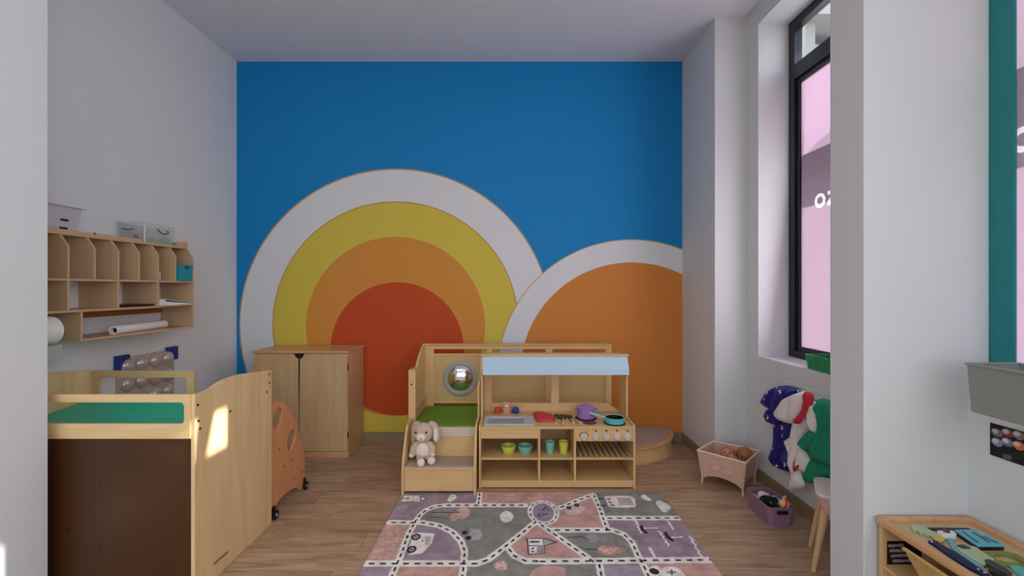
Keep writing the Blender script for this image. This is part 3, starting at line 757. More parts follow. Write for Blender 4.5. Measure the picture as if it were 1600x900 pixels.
MB().lathe([(.019, .04), (.019, .0), (.027, .0), (.027, RD.length), (.019, RD.length), (.019, .50)], RA, RD, 28, False).build('tube', M['whitep'], t)
MB().lathe([(.0188, .03), (.0188, .034)], RA, RD).build('core_shade', M['black'], t)  # black disc set in for the shade inside the tube
t = thing('paper_dispenser', 'round white dispenser with a clear hopper fixed below the cubby', 'dispenser', (-2.56, 2.4, .98))
MB().lathe([(.062, -.006), (.074, 0), (.076, .006), (.076, .14), (.07, .146)], (-2.485, 2.27, 1.272), (0, 1, 0), 40).build('drum', M['whitep'], t)
MB().box(XW+.001, -2.56, 2.28, 2.40, 1.23, 1.31).build('bracket', M['white'], t)
open_box('hopper', M['frosted'], -2.69, -2.412, 2.27, 2.405, 1.085, 1.196, .004, rim=0, parent=t)
MB().box(-2.64, -2.45, 2.29, 2.385, 1.089, 1.115).build('paper_scraps', M['whitep'], t)
for z in (1.255, 1.30): MB().tube([(-2.52, 2.418, z), (-2.49, 2.4185, z-.008), (-2.46, 2.418, z)], .002, 6).build('print_mark', M['dgrey'], t)

# ------------------------------------------------------------------ bubble mirror board
t = thing('bubble_mirror', 'silver bubble mirror board with blue corner clips on the wall', 'mirror', (XL+.01, 3.3, .49))
MB().box(XL+.001, XL+.012, 3.05, 3.565, .49, 1.018).build('board', M['silverp'], t, bev=.002)
for i in range(4):
    for j in range(4):
        MB().lathe([(.055, 0), (.053, .01), (.045, .022), (.03, .032), (.014, .038), (.0, .039)], (XL+.012, 3.125+i*.122, .955-j*.128), (1, 0, 0), 20).build('dome', M['silverp'], t)
for yc, s in ((3.05, 1), (3.565, -1)):
    for zc, s2 in ((1.018, -1), (.49, 1)):
        L_ = [(yc-s*.02, zc-s2*.02), (yc+s*.085, zc-s2*.02), (yc+s*.085, zc+s2*.012), (yc+s*.045, zc+s2*.016), (yc+s*.016, zc+s2*.045), (yc+s*.012, zc+s2*.085), (yc-s*.02, zc+s2*.085)]
        MB().prism(smooth(L_, 1), 'x', XL+.002, XL+.034).build('corner_clip', M['bluec'], t, bev=.008)

# ------------------------------------------------------------------ changing table
TX0, TX1, TY0, TY1 = -2.685, -1.533, 2.165, 2.857
t = thing('changing_table', 'birch changing table with a teal pad and a brown front board', 'changing table', (-2.1, 2.5, 0))
pro = smooth([(2.165, .986), (2.26, .985), (2.371, 1.009), (2.51, 1.013), (2.65, .999), (2.76, .986), (2.845, .980)], 4, False)
side = [(2.165, 0)]+pro+[(2.857, .978), (2.857, 0)]
sp = MB().prism(side, 'x', TX1-.018, TX1).build('side_panel', M['pale'], t, bev=.002)
MB().prism(side, 'x', TX0, TX0+.018).build('side_panel', M['pale'], t, bev=.002)
for y_, z_ in ((2.185, .93), (2.19, .85), (2.20, .81), (2.435, .83), (2.83, .955), (2.83, .90), (2.80, .85)):
    MB().cyl((TX1-.001, y_, z_), (TX1+.003, y_, z_), .006, n=10).build('bolt', M['black'], sp)
MB().prism([(2.30, .075), (2.42, .070), (2.42, .082), (2.30, .088)], 'x', TX1, TX1+.0006).build('maker_mark', mat('burnt_mark', (150, 104, 62), .7), sp)
fx0, fx1 = TX0+.018, TX1-.018
zf0, zf1, zo0, zo1 = .772, .986, .844, .948
MB().prism([rect(fx0, fx1, zf0, zf1), rrect(-2.60, -1.582, zo0, zo1, .02)], 'y', 2.160, 2.178).build('front_frame', M['palex'], t, bev=.002)
MB().box(fx0, fx1, 2.170, 2.182, .02, zf0).build('front_board', M['brown'], t)
for px, py in ((157, 758), (156, 858), (108, 826)):
    q = at(px, py, 2.17); MB().cyl((q.x, 2.1705, q.z), (q.x, 2.168, q.z), .005, n=8).build('screw', M['black'], t)
MB().box(fx0, fx1, 2.182, 2.85, .64, .655).build('deck', M['palex'], t)
MB().prism([rrect(-2.675, -2.015, .66, .975, .03), rrect(-2.62, -2.065, .72, .932, .012)], 'y', 2.838, 2.853).build('back_frame', M['birchx'], t, bev=.002)
MB().box(fx0, fx1, 2.185, 2.835, .655, .70).build('changing_pad', M['teal'], t)
MB().prism([(2.19, .70), (2.83, .70), (2.83, .80), (2.80, .82), (2.72, .79), (2.5, .775), (2.30, .79), (2.22, .82), (2.19, .80)], 'x', fx0+.004, fx1-.004).build('pad_cushion', M['teal'], t, bev=.01)

# ------------------------------------------------------------------ rolling wooden divider
t = thing('rolling_divider', 'orange beech panel with two oval holes on black castors', 'divider', (-1.56, 3.1, 0))
pts = [(444.3, 628.6), (456, 645), (464, 661), (467.6, 680), (474.6, 703), (476.5, 726.6), (475.8, 757), (470, 766), (465, 762), (455, 765), (443, 775), (435, 784), (429, 799)]
ol = [onx(a, b, -1.55) for a, b in pts]
ol = [(2.868, .70), (2.90, .738), (2.96, .748)]+smooth(ol[:7], 3, False)+smooth(ol[7:], 3, False)+[(2.90, .07), (2.868, .07)]
h1 = [onx(400+a/4.29, 610+b/4.29, -1.55) for a, b in ((118, 180), (135, 130), (158, 115), (175, 130), (178, 175), (165, 225), (140, 258), (122, 262), (112, 230))]
h2 = [onx(400+a/4.29, 610+b/4.29, -1.55) for a, b in ((212, 330), (230, 275), (252, 262), (266, 285), (262, 335), (245, 385), (228, 410), (212, 390))]
MB().prism([ol, smooth(h1, 3), smooth(h2, 3)], 'x', -1.572, -1.55).build('panel', M['beech'], t, bev=.004)
for a, b in ((156, 395), (245, 465), (190, 510), (310, 545), (258, 590)):
    y_, z_ = onx(400+a/4.29, 610+b/4.29, -1.55); MB().cyl((-1.551, y_, z_), (-1.547, y_, z_), .006, n=8).build('screw', M['umber'], t)
for y_, z_ in ((2.905, .03), (3.335, .03)):
    mb = MB().cyl((-1.545, y_, z_), (-1.525, y_, z_), .030, n=20); mb.sm = True
    cst = mb.build('castor', M['black'], t, bev=.003)
    MB().cyl((-1.526, y_, z_), (-1.523, y_, z_), .009, n=12).build('hub', M['grey'], cst)
    MB().box(-1.572, -1.535, y_-.012, y_+.012, z_, z_+.055).build('bracket', M['black'], cst, bev=.003)

# ------------------------------------------------------------------ two door cabinet
t = thing('cabinet', 'two-door maple cabinet standing against the painted wall', 'cabinet', (-1.86, 4.15, 0))
cx0, cx1, cy0, cy1 = -2.278, -1.449, 3.947, 4.372
MB().box(cx0, cx0+.018, cy0+.018, cy1, .06, .922).build('side_panel', M['maple'], t, bev=.002)
MB().box(cx1-.018, cx1, cy0+.018, cy1, 0, .922).build('side_panel', M['maple'], t, bev=.002)
MB().box(cx0+.018, cx1-.018, cy0+.018, cy1, .06, .078).box(cx0+.018, cx1-.018, cy1-.012, cy1, .078, .922).build('carcass', M['maple'], t)
MB().box(cx0, cx1-.004, cy0+.008, cy0+.03, 0, .056).build('plinth', M['maplex'], t, bev=.002)
MB().box(cx0-.014, cx1+.014, cy0-.012, cy1, .924, .946).build('top_board', M['maplex'], t, bev=.006)
mid = (467-800)/F*cy0
for k, (a, b) in enumerate(((cx0+.003, mid-.001), (mid+.001, cx1-.003))):
    cut = [(mid+.044*math.cos(q), .921-.046*math.sin(q)) for q in np.linspace(0, PI, 17)]
    if k == 0:
        arc = [p for p in cut if p[0] < b]; arc = sorted(arc, key=lambda p: -p[0]); lp = [(a, .062), (b, .062)]+arc+[(a, .921)]
    else:
        arc = [p for p in cut if p[0] > a]; arc = sorted(arc, key=lambda p: -p[0]); lp = [(a, .062), (b, .062), (b, .921)]+arc
    d = MB().prism(lp, 'y', cy0, cy0+.017).build('door', M['maple'], t, bev=.0015)
    hx = cx0-.002 if k == 0 else cx1-.004
    for z_ in (.20, .80): MB().box(hx, hx+.006, cy0+.004, cy0+.02, z_-.03, z_+.03).build('hinge', M['blackm'], d)
MB().box(mid-.05, mid+.05, cy0+.0172, cy0+.022, .86, .921).build('recess_shade', M['black'], t)  # black plate put behind the handle cutout as its shade

# ------------------------------------------------------------------ play loft with steps
t = thing('play_loft', 'birch play loft with carpeted steps, green mat and railing', 'play loft', (0.05, 3.8, 0))
lx0, lx1, ly1 = -.797, .908, 4.10
sideL = [(3.58, 0), (3.58, .851), (3.70, .846)]+smooth([(3.742, .826), (3.78, .838), (3.83, .872), (3.90, .915), (3.965, .945), (4.03, .968), (4.09, .975)], 3, False)+[(4.115, .975), (4.115, 0)]
MB().prism(sideL, 'x', lx0-.02, lx0).build('side_panel', M['birch'], t, bev=.003)
p = MB().box(lx0-.026, lx0+.03, 3.555, 3.58, 0, .848).build('post', mat('pinkish_birch', (222, 180, 132), .45, noise=.04), t, bev=.004)
MB().cyl((lx0+.0, 3.556, .735), (lx0, 3.552, .735), .007, n=10).build('bolt', M['black'], p)
MB().box(lx0-.022, lx1, ly1-.018, ly1+.018, .972, .992).build('hand_rail', M['maplex'], t, bev=.004)
MB().box(lx0, lx1, ly1-.012, ly1+.012, .942, .972).build('top_rail', M['birchx'], t, bev=.002)
for x0, x1 in ((-.797, -.715), (-.230, -.182), (.305, .368), (.85, lx1)): MB().box(x0, x1, ly1-.014, ly1+.014, 0, .942).build('post', M['birch'], t, bev=.002)
mc = at(719, 591.5, 4.085)
for k, (x0, x1) in enumerate(((-.715, -.230), (-.182, .305), (.368, .85))):
    MB().box(x0, x1, ly1-.012, ly1+.012, .886, .900).build('panel_rail', M['birchx'], t, bev=.002)
    MB().box(x0, x1, ly1-.012, ly1+.012, .448, .468).build('panel_rail', M['birchx'], t, bev=.002)
    MB().box(x0, x1, ly1-.005, ly1+.005, .468, .886).build('infill_panel', M['infill'], t)
MB().lathe([(.128, .0), (.160, .0), (.162, .010), (.150, .020), (.132, .022), (.126, .012)], (mc.x, ly1-.005, mc.z), (0, -1, 0), 48).build('mirror_ring', mat('grey_rubber_ring', (168, 166, 158), .5), t)
MB().lathe([(.127, .006), (.10, .024), (.07, .036), (.035, .043), (.0, .045)], (mc.x, ly1-.005, mc.z), (0, -1, 0), 48).build('dome_mirror', mat('dome_mirror', (226, 226, 222), .09, 1.0), t)
# platform, steps
MB().box(lx0, -.257, 3.465, 4.086, .395, .412).build('deck', M['birchx'], t)
MB().box(-.257, lx1, 3.80, 4.086, .395, .412).box(lx1-.018, lx1, 3.80, 4.086, 0, .395).build('deck', M['birchx'], t)
MB().box(lx0+.03, -.262, 3.475, 4.06, .412, .432).build('mat', M['green'], t, bev=.006)
MB().box(lx0+.016, -.277, 3.447, 3.474, .353, .426).build('nosing', M['carpetp'], t, bev=.006)
MB().box(lx0+.016, -.277, 3.450, 3.466, .205, .353).build('riser', M['birchx'], t, bev=.001)
MB().box(lx0+.016, -.277, 3.236, 3.450, .184, .199).build('tread', M['birchx'], t, bev=.003)
MB().box(lx0+.020, -.281, 3.250, 3.448, .199, .205).build('tread_carpet', M['carpet'], t)
MB().box(lx0+.016, -.277, 3.246, 3.262, .028, .184).build('riser', M['birchx'], t, bev=.001)
stp = [(3.226, 0), (3.226, .15), (3.232, .20)]+smooth([(3.25, .262), (3.31, .38), (3.36, .45), (3.395, .474)], 3, False)+[(3.555, .474), (3.555, 0), (3.30, 0), (3.28, .03), (3.25, .03), (3.243, 0)]
MB().prism(stp, 'x', lx0, lx0+.016).build('step_side', M['birch'], t, bev=.003)
MB().prism(stp, 'x', -.277, -.261).build('step_side', M['birch'], t, bev=.003)
MB().prism([(3.60, .43), (3.60, .72)]+smooth([(3.615, .748), (3.64, .756), (3.665, .748)], 3, False)+[(3.68, .72), (3.68, .43)], 'x', -.277, -.259).build('grab_post', M['birch'], t, bev=.003)
MB().box(lx0, lx0+.02, 3.58, 4.086, .50, .53).build('side_rail', M['birchy'], t, bev=.002)
MB().box(lx0+.001, lx0+.018, 3.60, 4.08, .432, .47).build('side_rail', M['birchy'], t, bev=.002)

# half round step beside the loft
t = thing('half_round_step', 'low half-round birch step with a grey carpeted top by the wall', 'step', (1.2, 4.05, 0))
def arcp(r, c=(.94, 4.374)): return [(c[0], c[1])]+[(c[0]+r*math.sin(q), c[1]-r*math.cos(q)) for q in np.linspace(0, PI/2, 25)]
MB().prism(arcp(.585), 'z', .012, .122).build('curved_side', M['birchx'], t)
MB().prism(arcp(.600), 'z', .0, .012).build('base_rim', M['mapley'], t, bev=.003)
MB().prism(arcp(.600), 'z', .122, .140).build('top_rim', M['mapley'], t, bev=.004)
MB().prism(arcp(.555), 'z', .140, .145).build('carpet_top', M['carpet'], t)

# ------------------------------------------------------------------ toy kitchen
kx0, kx1, ky0, ky1 = -.248, .922, 3.344, 3.785
K = thing('toy_kitchen', 'birch play kitchen with a pale blue awning, sink and stove', 'play kitchen', (.337, 3.56, 0))
sd = [(ky0, 0), (ky0, .455), (ky0+.012, .470), (ky0+.03, .474), (3.56, .474), (3.56, .80), (3.535, .83), (3.535, .87), (3.575, .968), (ky1, .968), (ky1, 0)]
for a in (kx0, kx1-.016): MB().prism(sd, 'x', a, a+.016).build('side_panel', M['birch'], K, bev=.002)
ix0, ix1 = kx0+.016, kx1-.016
MB().box(ix0, ix1, ky0+.004, ky1-.002, .445, .462).build('counter', M['birchx'], K, bev=.002)
MB().box(ix0, ix1, ky1-.010, ky1-.002, .057, .445).build('back_panel', M['birchx'], K)
MB().box(ix0, ix1, ky0+.006, ky0+.022, .0095, .046).build('base_board', M['birchx'], K, bev=.002)
MB().box(ix0, ix1, ky0+.004, ky1-.010, .046, .060).build('bottom_shelf', M['birchx'], K, bev=.002)
d1, d2 = (.196, .211), (.463, .479)
for a, b in (d1, d2): MB().box(a, b, ky0+.004, ky1-.010, .060, .445).build('partition', M['birch'], K, bev=.002)
for a, b in ((ix0, d1[0]), (d1[1], d2[0]), (d2[1], ix1)): MB().box(a, b, ky0+.006, ky1-.010, .215, .229).build('shelf', M['birchx'], K, bev=.002)
MB().box(ix0, d1[0], ky0+.006, ky0+.022, .374, .444).build('sink_front', M['birchx'], K, bev=.002)
cp = MB().box(d2[1], ix1, ky0+.006, ky0+.022, .3535, .444).build('control_panel', M['birchx'], K, bev=.002)
for i, px in enumerate((912.5, 931, 947.5, 964, 980.5)):
    x = (px-800)/F*ky0; z = .388
    kb = MB().lathe([(.026, 0), (.026, .014), (.022, .02), (.02, .022), (.0, .022)], (x, ky0+.006, z), (0, -1, 0), 24).build('knob', M['knob'], cp, bev=0)
    kb = MB().box(x-.005, x+.005, ky0-.024, ky0-.015, z-.02, z+.02).build('knob_grip', M['knob'], cp, bev=.003)
    if i == 0:
        a = [(x+.037*math.cos(q), z+.037*math.sin(q)) for q in np.linspace(.1, PI-.1, 15)]; b = [(x+.031*math.cos(q), z+.031*math.sin(q)) for q in np.linspace(PI-.1, .1, 15)]
        MB().prism(a+b, 'y', ky0+.0052, ky0+.006).build('dial_print', M['umber'], cp)
        MB().prism(ell(x+.026, z+.042, .004, .004, 8), 'y', ky0+.0052, ky0+.006).build('dial_print', M['umber'], cp)
    else:
        MB().prism(ell(x-.002, z+.045, .006, .008, 10), 'y', ky0+.0052, ky0+.006).build('dial_print', M['umber'], cp)
        MB().prism(ell(x+.008, z+.043, .004, .006, 8), 'y', ky0+.0052, ky0+.006).build('dial_print', M['burnerb'], cp)
for i in range(10):
    x = .497+i*.041
    MB().box(x, x+.006, ky0+.03, ky1-.03, .229, .2325).build('rack_slat', M['black'], K)
# awning and back
MB().box(kx0, kx1+.006, 3.560, 3.590, .956, .974).build('awning_rail', M['birchx'], K, bev=.003)
aw = [(3.566, .954), (3.508, .862), (3.502, .820), (3.506, .820), (3.512, .860), (3.57, .950)]
MB().prism(aw, 'x', kx0+.018, kx1-.006).build('awning', M['aw'], K)
MB().box(ix0, -.172, ky1-.026, ky1-.004, .462, .95).build('back_post', M['birch'], K, bev=.002)
MB().box(.329, .393, ky1-.026, ky1-.004, .462, .95).build('back_post', M['birch'], K, bev=.002)
MB().box(ix0, ix1, ky1-.03, ky1-.004, .93, .955).build('back_rail', M['birchx'], K, bev=.002)
MB().prism([(-.172, .4625), (ix1, .4625), (ix1, .468), (.79, .533), (-.172, .533)], 'y', ky1-.020, ky1-.006).build('backsplash', M['birchx'], K, bev=.002)
# sink and burners
zc = .4625
def onc(px, py, z=zc): return onz(px, py, z)
s0 = onc(752, 664); s1 = onc(836, 648)
sx0, sx1, sy0, sy1 = -.215, .170, ky0+.030, ky0+.27
sk = MB().prism([rrect(sx0, sx1, sy0, sy1, .02), rrect(-.182, .092, sy0+.035, sy1-.045, .012)], 'z', zc, zc+.010).build('sink', M['grey'], K, bev=.003)
MB().prism([rrect(-.184, .094, sy0+.033, sy1-.043, .012)], 'z', zc+.0002, zc+.002).build('basin', M['greyd'], sk)
tp = thing('toy_tap', 'pink beech toy tap block with a red and a blue knob', 'tap', (-.045, 3.66, zc))
MB().box(-.155, .065, 3.665, 3.70, zc, zc+.010).build('base', M['pinkw'], tp, bev=.002)
MB().box(-.072, -.016, 3.668, 3.70, zc+.010, zc+.10).build('column', M['pinkw'], tp, bev=.003)
MB().box(-.060, -.028, 3.640, 3.668, zc+.072, zc+.086).build('spout', M['white'], tp, bev=.003)
for x, m in ((-.118, 'redk'), (.030, 'bluek')):
    MB().lathe([(.028, 0), (.030, .004), (.030, .018), (.026, .022), (.024, .024), (.026, .028), (.026, .042), (.022, .046), (0, .046)], (x, 3.682, zc+.010)).build('tap_knob', M[m], tp)
bpos = {}
for nm, px, py, rpx, m in (('burner', 915.5, 653.5, 17, 'burner'), ('burner', 921, 660.5, 11, 'burnerb'), ('burner', 960.5, 661, 17, 'burner')):
    x, yy = onc(px, py); r = rpx*yy/F
    if yy-r < ky0+.012: yy = ky0+.014+r
    MB().lathe([(r, 0), (r, .002), (r-.003, .003), (0, .003)], (x, yy, zc), n=32).build(nm, M[m], K)
    bpos[px] = (x, yy)
x, yy = bpos[915.5]; zz = zc+.0035
t = thing('toy_pot', 'lilac toy cooking pot with a lid on the back burner', 'pot', (x, yy, zz))
MB().lathe([(.060, 0), (.066, .004), (.070, .02), (.070, .078), (.072, .082), (0.06, .083)], (x, yy, zz)).build('body', M['purple'], t)
MB().lathe([(.071, .083), (.071, .087), (.055, .094), (.025, .099), (.012, .100), (.014, .112), (.010, .116), (0, .116)], (x, yy, zz)).build('lid', M['purple'], t)
for s in (-1, 1): MB().tube([(x+s*.068, yy-.02, zz+.066), (x+s*.088, yy-.014, zz+.068), (x+s*.090, yy+.014, zz+.068), (x+s*.068, yy+.02, zz+.066)], .005, 8).build('handle', M['purple'], t)
x, yy = bpos[960.5]
t = thing('toy_pan', 'turquoise toy frying pan with pale handle on the front burner', 'pan', (x, yy, zz))
MB().lathe([(.064, 0), (.072, .004), (.074, .044), (.071, .045), (.068, .042), (.067, .008), (0, .006)], (x, yy, zz)).build('body', M['turq'], t)
MB().lathe([(.0665, .008), (.0665, .041), (.0660, .041), (.066, .0095), (0, .009)], (x, yy, zz)).build('inner_coating', M['panin'], t)
MB().prism(smooth([(x-.03, yy-.01), (x+.01, yy-.035), (x+.035, yy-.005), (x+.0, yy+.015)], 4), 'z', zz+.010, zz+.016).build('play_food', M['pinkw'], t)
MB().tube([(x-.070, yy+.010, zz+.036), (x-.11, yy+.03, zz+.042), (x-.16, yy+.055, zz+.052), (x-.185, yy+.067, zz+.056)], [.007, .008, .0095, .0085]).build('handle', M['turql'], t)
# oven glove
t = MB()
gl = [onc(px, py) for px, py in ((833, 646.5), (845, 645), (855, 647), (863, 648.5), (867, 653), (865, 659), (858, 659.5), (850, 660), (842, 660.5), (836, 655))]
gl = [(q[0], max(q[1], ky0+.02)) for q in gl]
t.puff(smooth(gl, 4), lambda u, v, h: (u, v, zc+h), .013, .03, .0012, 60, .012)
o = t.build('oven_glove', M['red']); tag(o, 'red padded oven glove lying on the play kitchen counter', 'oven glove')
# utensils
def utensil(kind, lab, px, py, px2, py2, metal=False):
    a = Vector(onc(px, py)+(zc+.008,)); b = Vector(onc(px2, py2)+(zc+.008,))
    a.y = max(a.y, ky0+.02); b.y = max(b.y, ky0+.02)
    q = thing(kind, lab, 'utensil', (a.x, a.y, zc), 'toy cooking utensils on the counter')
    d = (b-a).normalized(); L_ = (b-a).length; ang = math.atan2(d.y, d.x)
    def fr(u, v, h): p_ = a+d*u+Vector((-d.y, d.x, 0))*v; return (p_.x, p_.y, zc+h)
    if kind == 'toy_ladle': lp = ell(L_*.26, 0, L_*.29, .0245, 24)
    elif kind == 'toy_turner': lp = smooth([(.0, .029), (.0, -.029), (L_*.28, -.028), (L_*.50, -.018), (L_*.57, 0), (L_*.50, .018), (L_*.28, .028)], 3)
    elif kind == 'toy_fork':
        lp = [(L_*.56, .005), (L_*.46, .016), (L_*.2, .0185)]
        for k in range(4):
            v0 = .0185-.0105*k; lp += [(-.01, v0-.001), (-.01, v0-.0045)]
            if k < 3: lp += [(L_*.14, v0-.0045), (L_*.14, v0-.0105)]
        lp += [(L_*.2, -.0185), (L_*.46, -.016), (L_*.56, -.005)]
    else: lp = None
    if lp: MB().prism([lp], lambda u, v, h: fr(u, v, h), .004, .010).build('head', M['black'], q, bev=.001)
    u0 = L_*.50 if lp else 0
    MB().tube([fr(u0, 0, .008), fr((u0+L_)/2, 0, .009), fr(L_, 0, .009)], [.006, .0095, .009]).build('handle', M['grey'] if metal else M['leg'], q)
    return q
utensil('toy_ladle', 'round-headed black toy spoon with a pale wooden handle', 869.5, 648.5, 869, 663.5)
utensil('toy_turner', 'black trapezoid toy turner with a grey handle', 880, 649.5, 880, 663)
utensil('toy_fork', 'black toy fork with prongs and a wooden handle', 889, 650, 896, 662)
utensil('toy_knife', 'loose pale wooden utensil handle beside the brown burner', 898.5, 657, 906.5, 663)
# bowls, cups
for px, py, r, m, lb in ((794.5, 711, .042, 'lime', 'lime green bowl on the shelf under the toy sink'), (820.5, 711, .042, 'aqua', 'aqua bowl on the shelf under the toy sink')):
    yy = 3.46; x = (px-800)/F*yy; z = .229
    o = MB().lathe([(.040, 0), (.045, .006), (.057, .048), (.0595, .058), (.0565, .058), (.053, .047), (.043, .010), (0, .008)], (x, yy, z)).build('toy_bowl', M[m]); tag(o, lb, 'bowl', 'toy bowls in the kitchen')
for px, m, lb in ((859, 'aqua', 'aqua cup on the middle shelf of the play kitchen'), (880.5, 'lime', 'lime yellow cup on the middle shelf of the play kitchen')):
    yy = 3.45; x = (px-800)/F*yy; z = .229
    o = MB().lathe([(.026, 0), (.028, .004), (.036, .084), (.0375, .092), (.0345, .092), (.026, .008), (0, .007)], (x, yy, z)).build('toy_cup', M[m]); tag(o, lb, 'cup', 'toy cups in the kitchen')

# ------------------------------------------------------------------ plush rabbit
bxc, byc = -.668, 3.375
t = thing('plush_rabbit', 'beige plush rabbit with floppy ears sitting on the loft step', 'plush toy', (bxc, byc, .205))
mb = MB()
mb.ball((bxc, byc, .287), (.068, .058, .080)); mb.ball((bxc-.0, byc-.012, .417), (.078, .066, .074)); mb.ball((bxc, byc, .35), (.04, .038, .04))
# arms
mb.tube([(bxc-.045, byc-.005, .340), (bxc-.075, byc-.012, .300), (bxc-.083, byc-.02, .262)], [.022, .024, .020]); mb.ball((bxc-.083, byc-.022, .253), .022)
mb.tube([(bxc+.045, byc-.005, .340), (bxc+.072, byc-.014, .300), (bxc+.074, byc-.03, .268)], [.022, .024, .020]); mb.ball((bxc+.074, byc-.03, .258), .022)
# legs
mb.tube([(bxc-.025, byc-.02, .240), (bxc-.012, byc-.075, .240), (bxc+.004, byc-.105, .236)], [.025, .024, .024]); mb.ball((bxc+.006, byc-.112, .234), .029)
mb.tube([(bxc+.03, byc-.02, .240), (bxc+.058, byc-.06, .240), (bxc+.074, byc-.082, .238)], [.025, .024, .024]); mb.ball((bxc+.077, byc-.088, .236), .029)
mb.build('body', M['bunny'], t, remesh=.006)
for s, pp in ((1, [(.045, .0, .478), (.078, -.005, .470), (.098, -.012, .430), (.108, -.012, .375), (.106, -.008, .345)]), (-1, [(-.040, .02, .474), (-.064, .03, .458), (-.074, .034, .42), (-.080, .034, .36), (-.080, .03, .32)])):
    e = MB().tube([(bxc+a, byc+b, c) for a, b, c in smooth(pp, 4, False)], [.013+.013*math.sin(PI*min(1, .15+.85*k/16)) for k in range(17)], 12)
    ear = e.build('ear', M['bunny'], t)
    if s == 1: MB().puff(ell(0, 0, .018, .05, 20), lambda u, v, h: (bxc+.098+u*.9, byc-.036-h, .405+v), .006, .015, 0, 1, .01).build('ear_lining', M['bunnyl'], ear)
MB().ball((bxc-.004, byc-.068, .398), (.036, .024, .030)).build('muzzle', M['bunnyl'], t)
MB().tube([(bxc-.002, byc-.093, .404), (bxc-.002, byc-.0935, .384)], .002, 6).build('stitched_mouth', M['dgrey'], t)
for s in (-.042, .034): MB().ball((bxc+s, byc-.064-.004, .432), .0085, 12, 8).build('eye', M['eye'], t)
MB().ball((bxc, byc-.040, .292), (.048, .024, .056)).build('belly_patch', M['bunnyl'], t)
for p_ in ((bxc+.006, byc-.124, .232), (bxc+.078, byc-.100, .236)): MB().ball(p_, (.0285, .022, .028)).build('paw', M['bunnyl'], t)
for p_ in ((bxc-.083, byc-.026, .250), (bxc+.074, byc-.036, .256)): MB().ball(p_, (.021, .020, .018)).build('paw', M['bunnyl'], t)

# ------------------------------------------------------------------ doll cradle
zr = .252
cr = thing('doll_cradle', 'pale pink beige doll cradle standing by the corner wall', 'cradle', (1.66, 3.43, 0))
cc = Vector((1.658, 3.425, 0)); Lc, Bc, Rc, Fc = [Vector(q) for q in ((1.427, 3.445, zr), (1.648, 3.655, zr), (1.893, 3.43, zr), (1.665, 3.193, zr))]
def tow(p, k, z): q = p.lerp(Vector((cc.x, cc.y, p.z)), k); q.z = z; return q
def sidep(A, B, name='panel'):
    a1, b1 = tow(A, .0, zr), tow(B, .0, zr); a0, b0 = tow(A, .16, .05), tow(B, .16, .05)
    nrm = (Vector((cc.x, cc.y, 0))-Vector(((A.x+B.x)/2, (A.y+B.y)/2, 0))).normalized()
    def mp(u, v, h): top = a1.lerp(b1, u); bot = a0.lerp(b0, u); p_ = bot.lerp(top, v); return tuple(p_+nrm*h)
    arch = [(1-.06, 0), (1, 0), (1, 1), (0, 1), (0, 0), (.06, 0)]+[(q, .02+.15*math.sin(PI*(q-.06)/.88)**.8) for q in np.linspace(.12, .88, 11)]
    o = MB().prism([arch], mp, 0, .010).build(name, M['cream'], cr, bev=.002)
    return mp
mpf = sidep(Lc, Fc); sidep(Lc, Bc); sidep(Bc, Rc); sidep(Rc, Fc)
rim = MB()
for A, B in ((Lc, Fc), (Lc, Bc), (Bc, Rc), (Rc, Fc)): rim.tube([A, B], .0085, 8)
rim.build('rim', mat('cream_rim', (240, 212, 186), .5), cr)
for P in (Lc, Bc, Rc, Fc):
    MB().tube([tow(P, .03, zr), tow(P, .16, .06), tow(P, .14, .002)], [.011, .010, .008], 8).build('leg', M['cream'], cr)
MB().prism([[tuple(tow(P, .12, 0))[:2] for P in (Lc, Bc, Rc, Fc)]], 'z', .115, .122).build('mattress_board', M['blanket'], cr)
for u, v, s in ((.36, .52, 1), (.62, .50, 1.1)):
    for du, dv_, r in ((0, 0, .036), (-.035, .12, .022), (-.10, .16, .012), (.02, .20, .012), (.08, -.05, .018), (-.08, -.10, .018)):
        c_ = Vector(mpf(u+du*s, v+dv_*s, 0)); MB().ball(c_, (r*s*.8, .006, r*s*.9), 14, 8, Matrix.Rotation(-.80, 3, 'Z').to_quaternion()).build('embossed_bear', mat('rosy_print', (226, 178, 160), .6) if 'rosy_print' not in bpy.data.materials else bpy.data.materials['rosy_print'], cr)
mb = MB(); mb.puff(smooth([tuple(tow(Lc.lerp(Fc, .05), .25, 0))[:2], tuple(tow(Lc.lerp(Bc, .9), .2, 0))[:2], (1.60, 3.50), (1.56, 3.40)], 4), lambda u, v, h: (u, v, .122+h), .10, .07, .004, 50, .02)
o = mb.build('doll_blanket', M['blanket']); tag(o, 'pale pink bunched blanket at one end of the doll cradle', 'blanket')

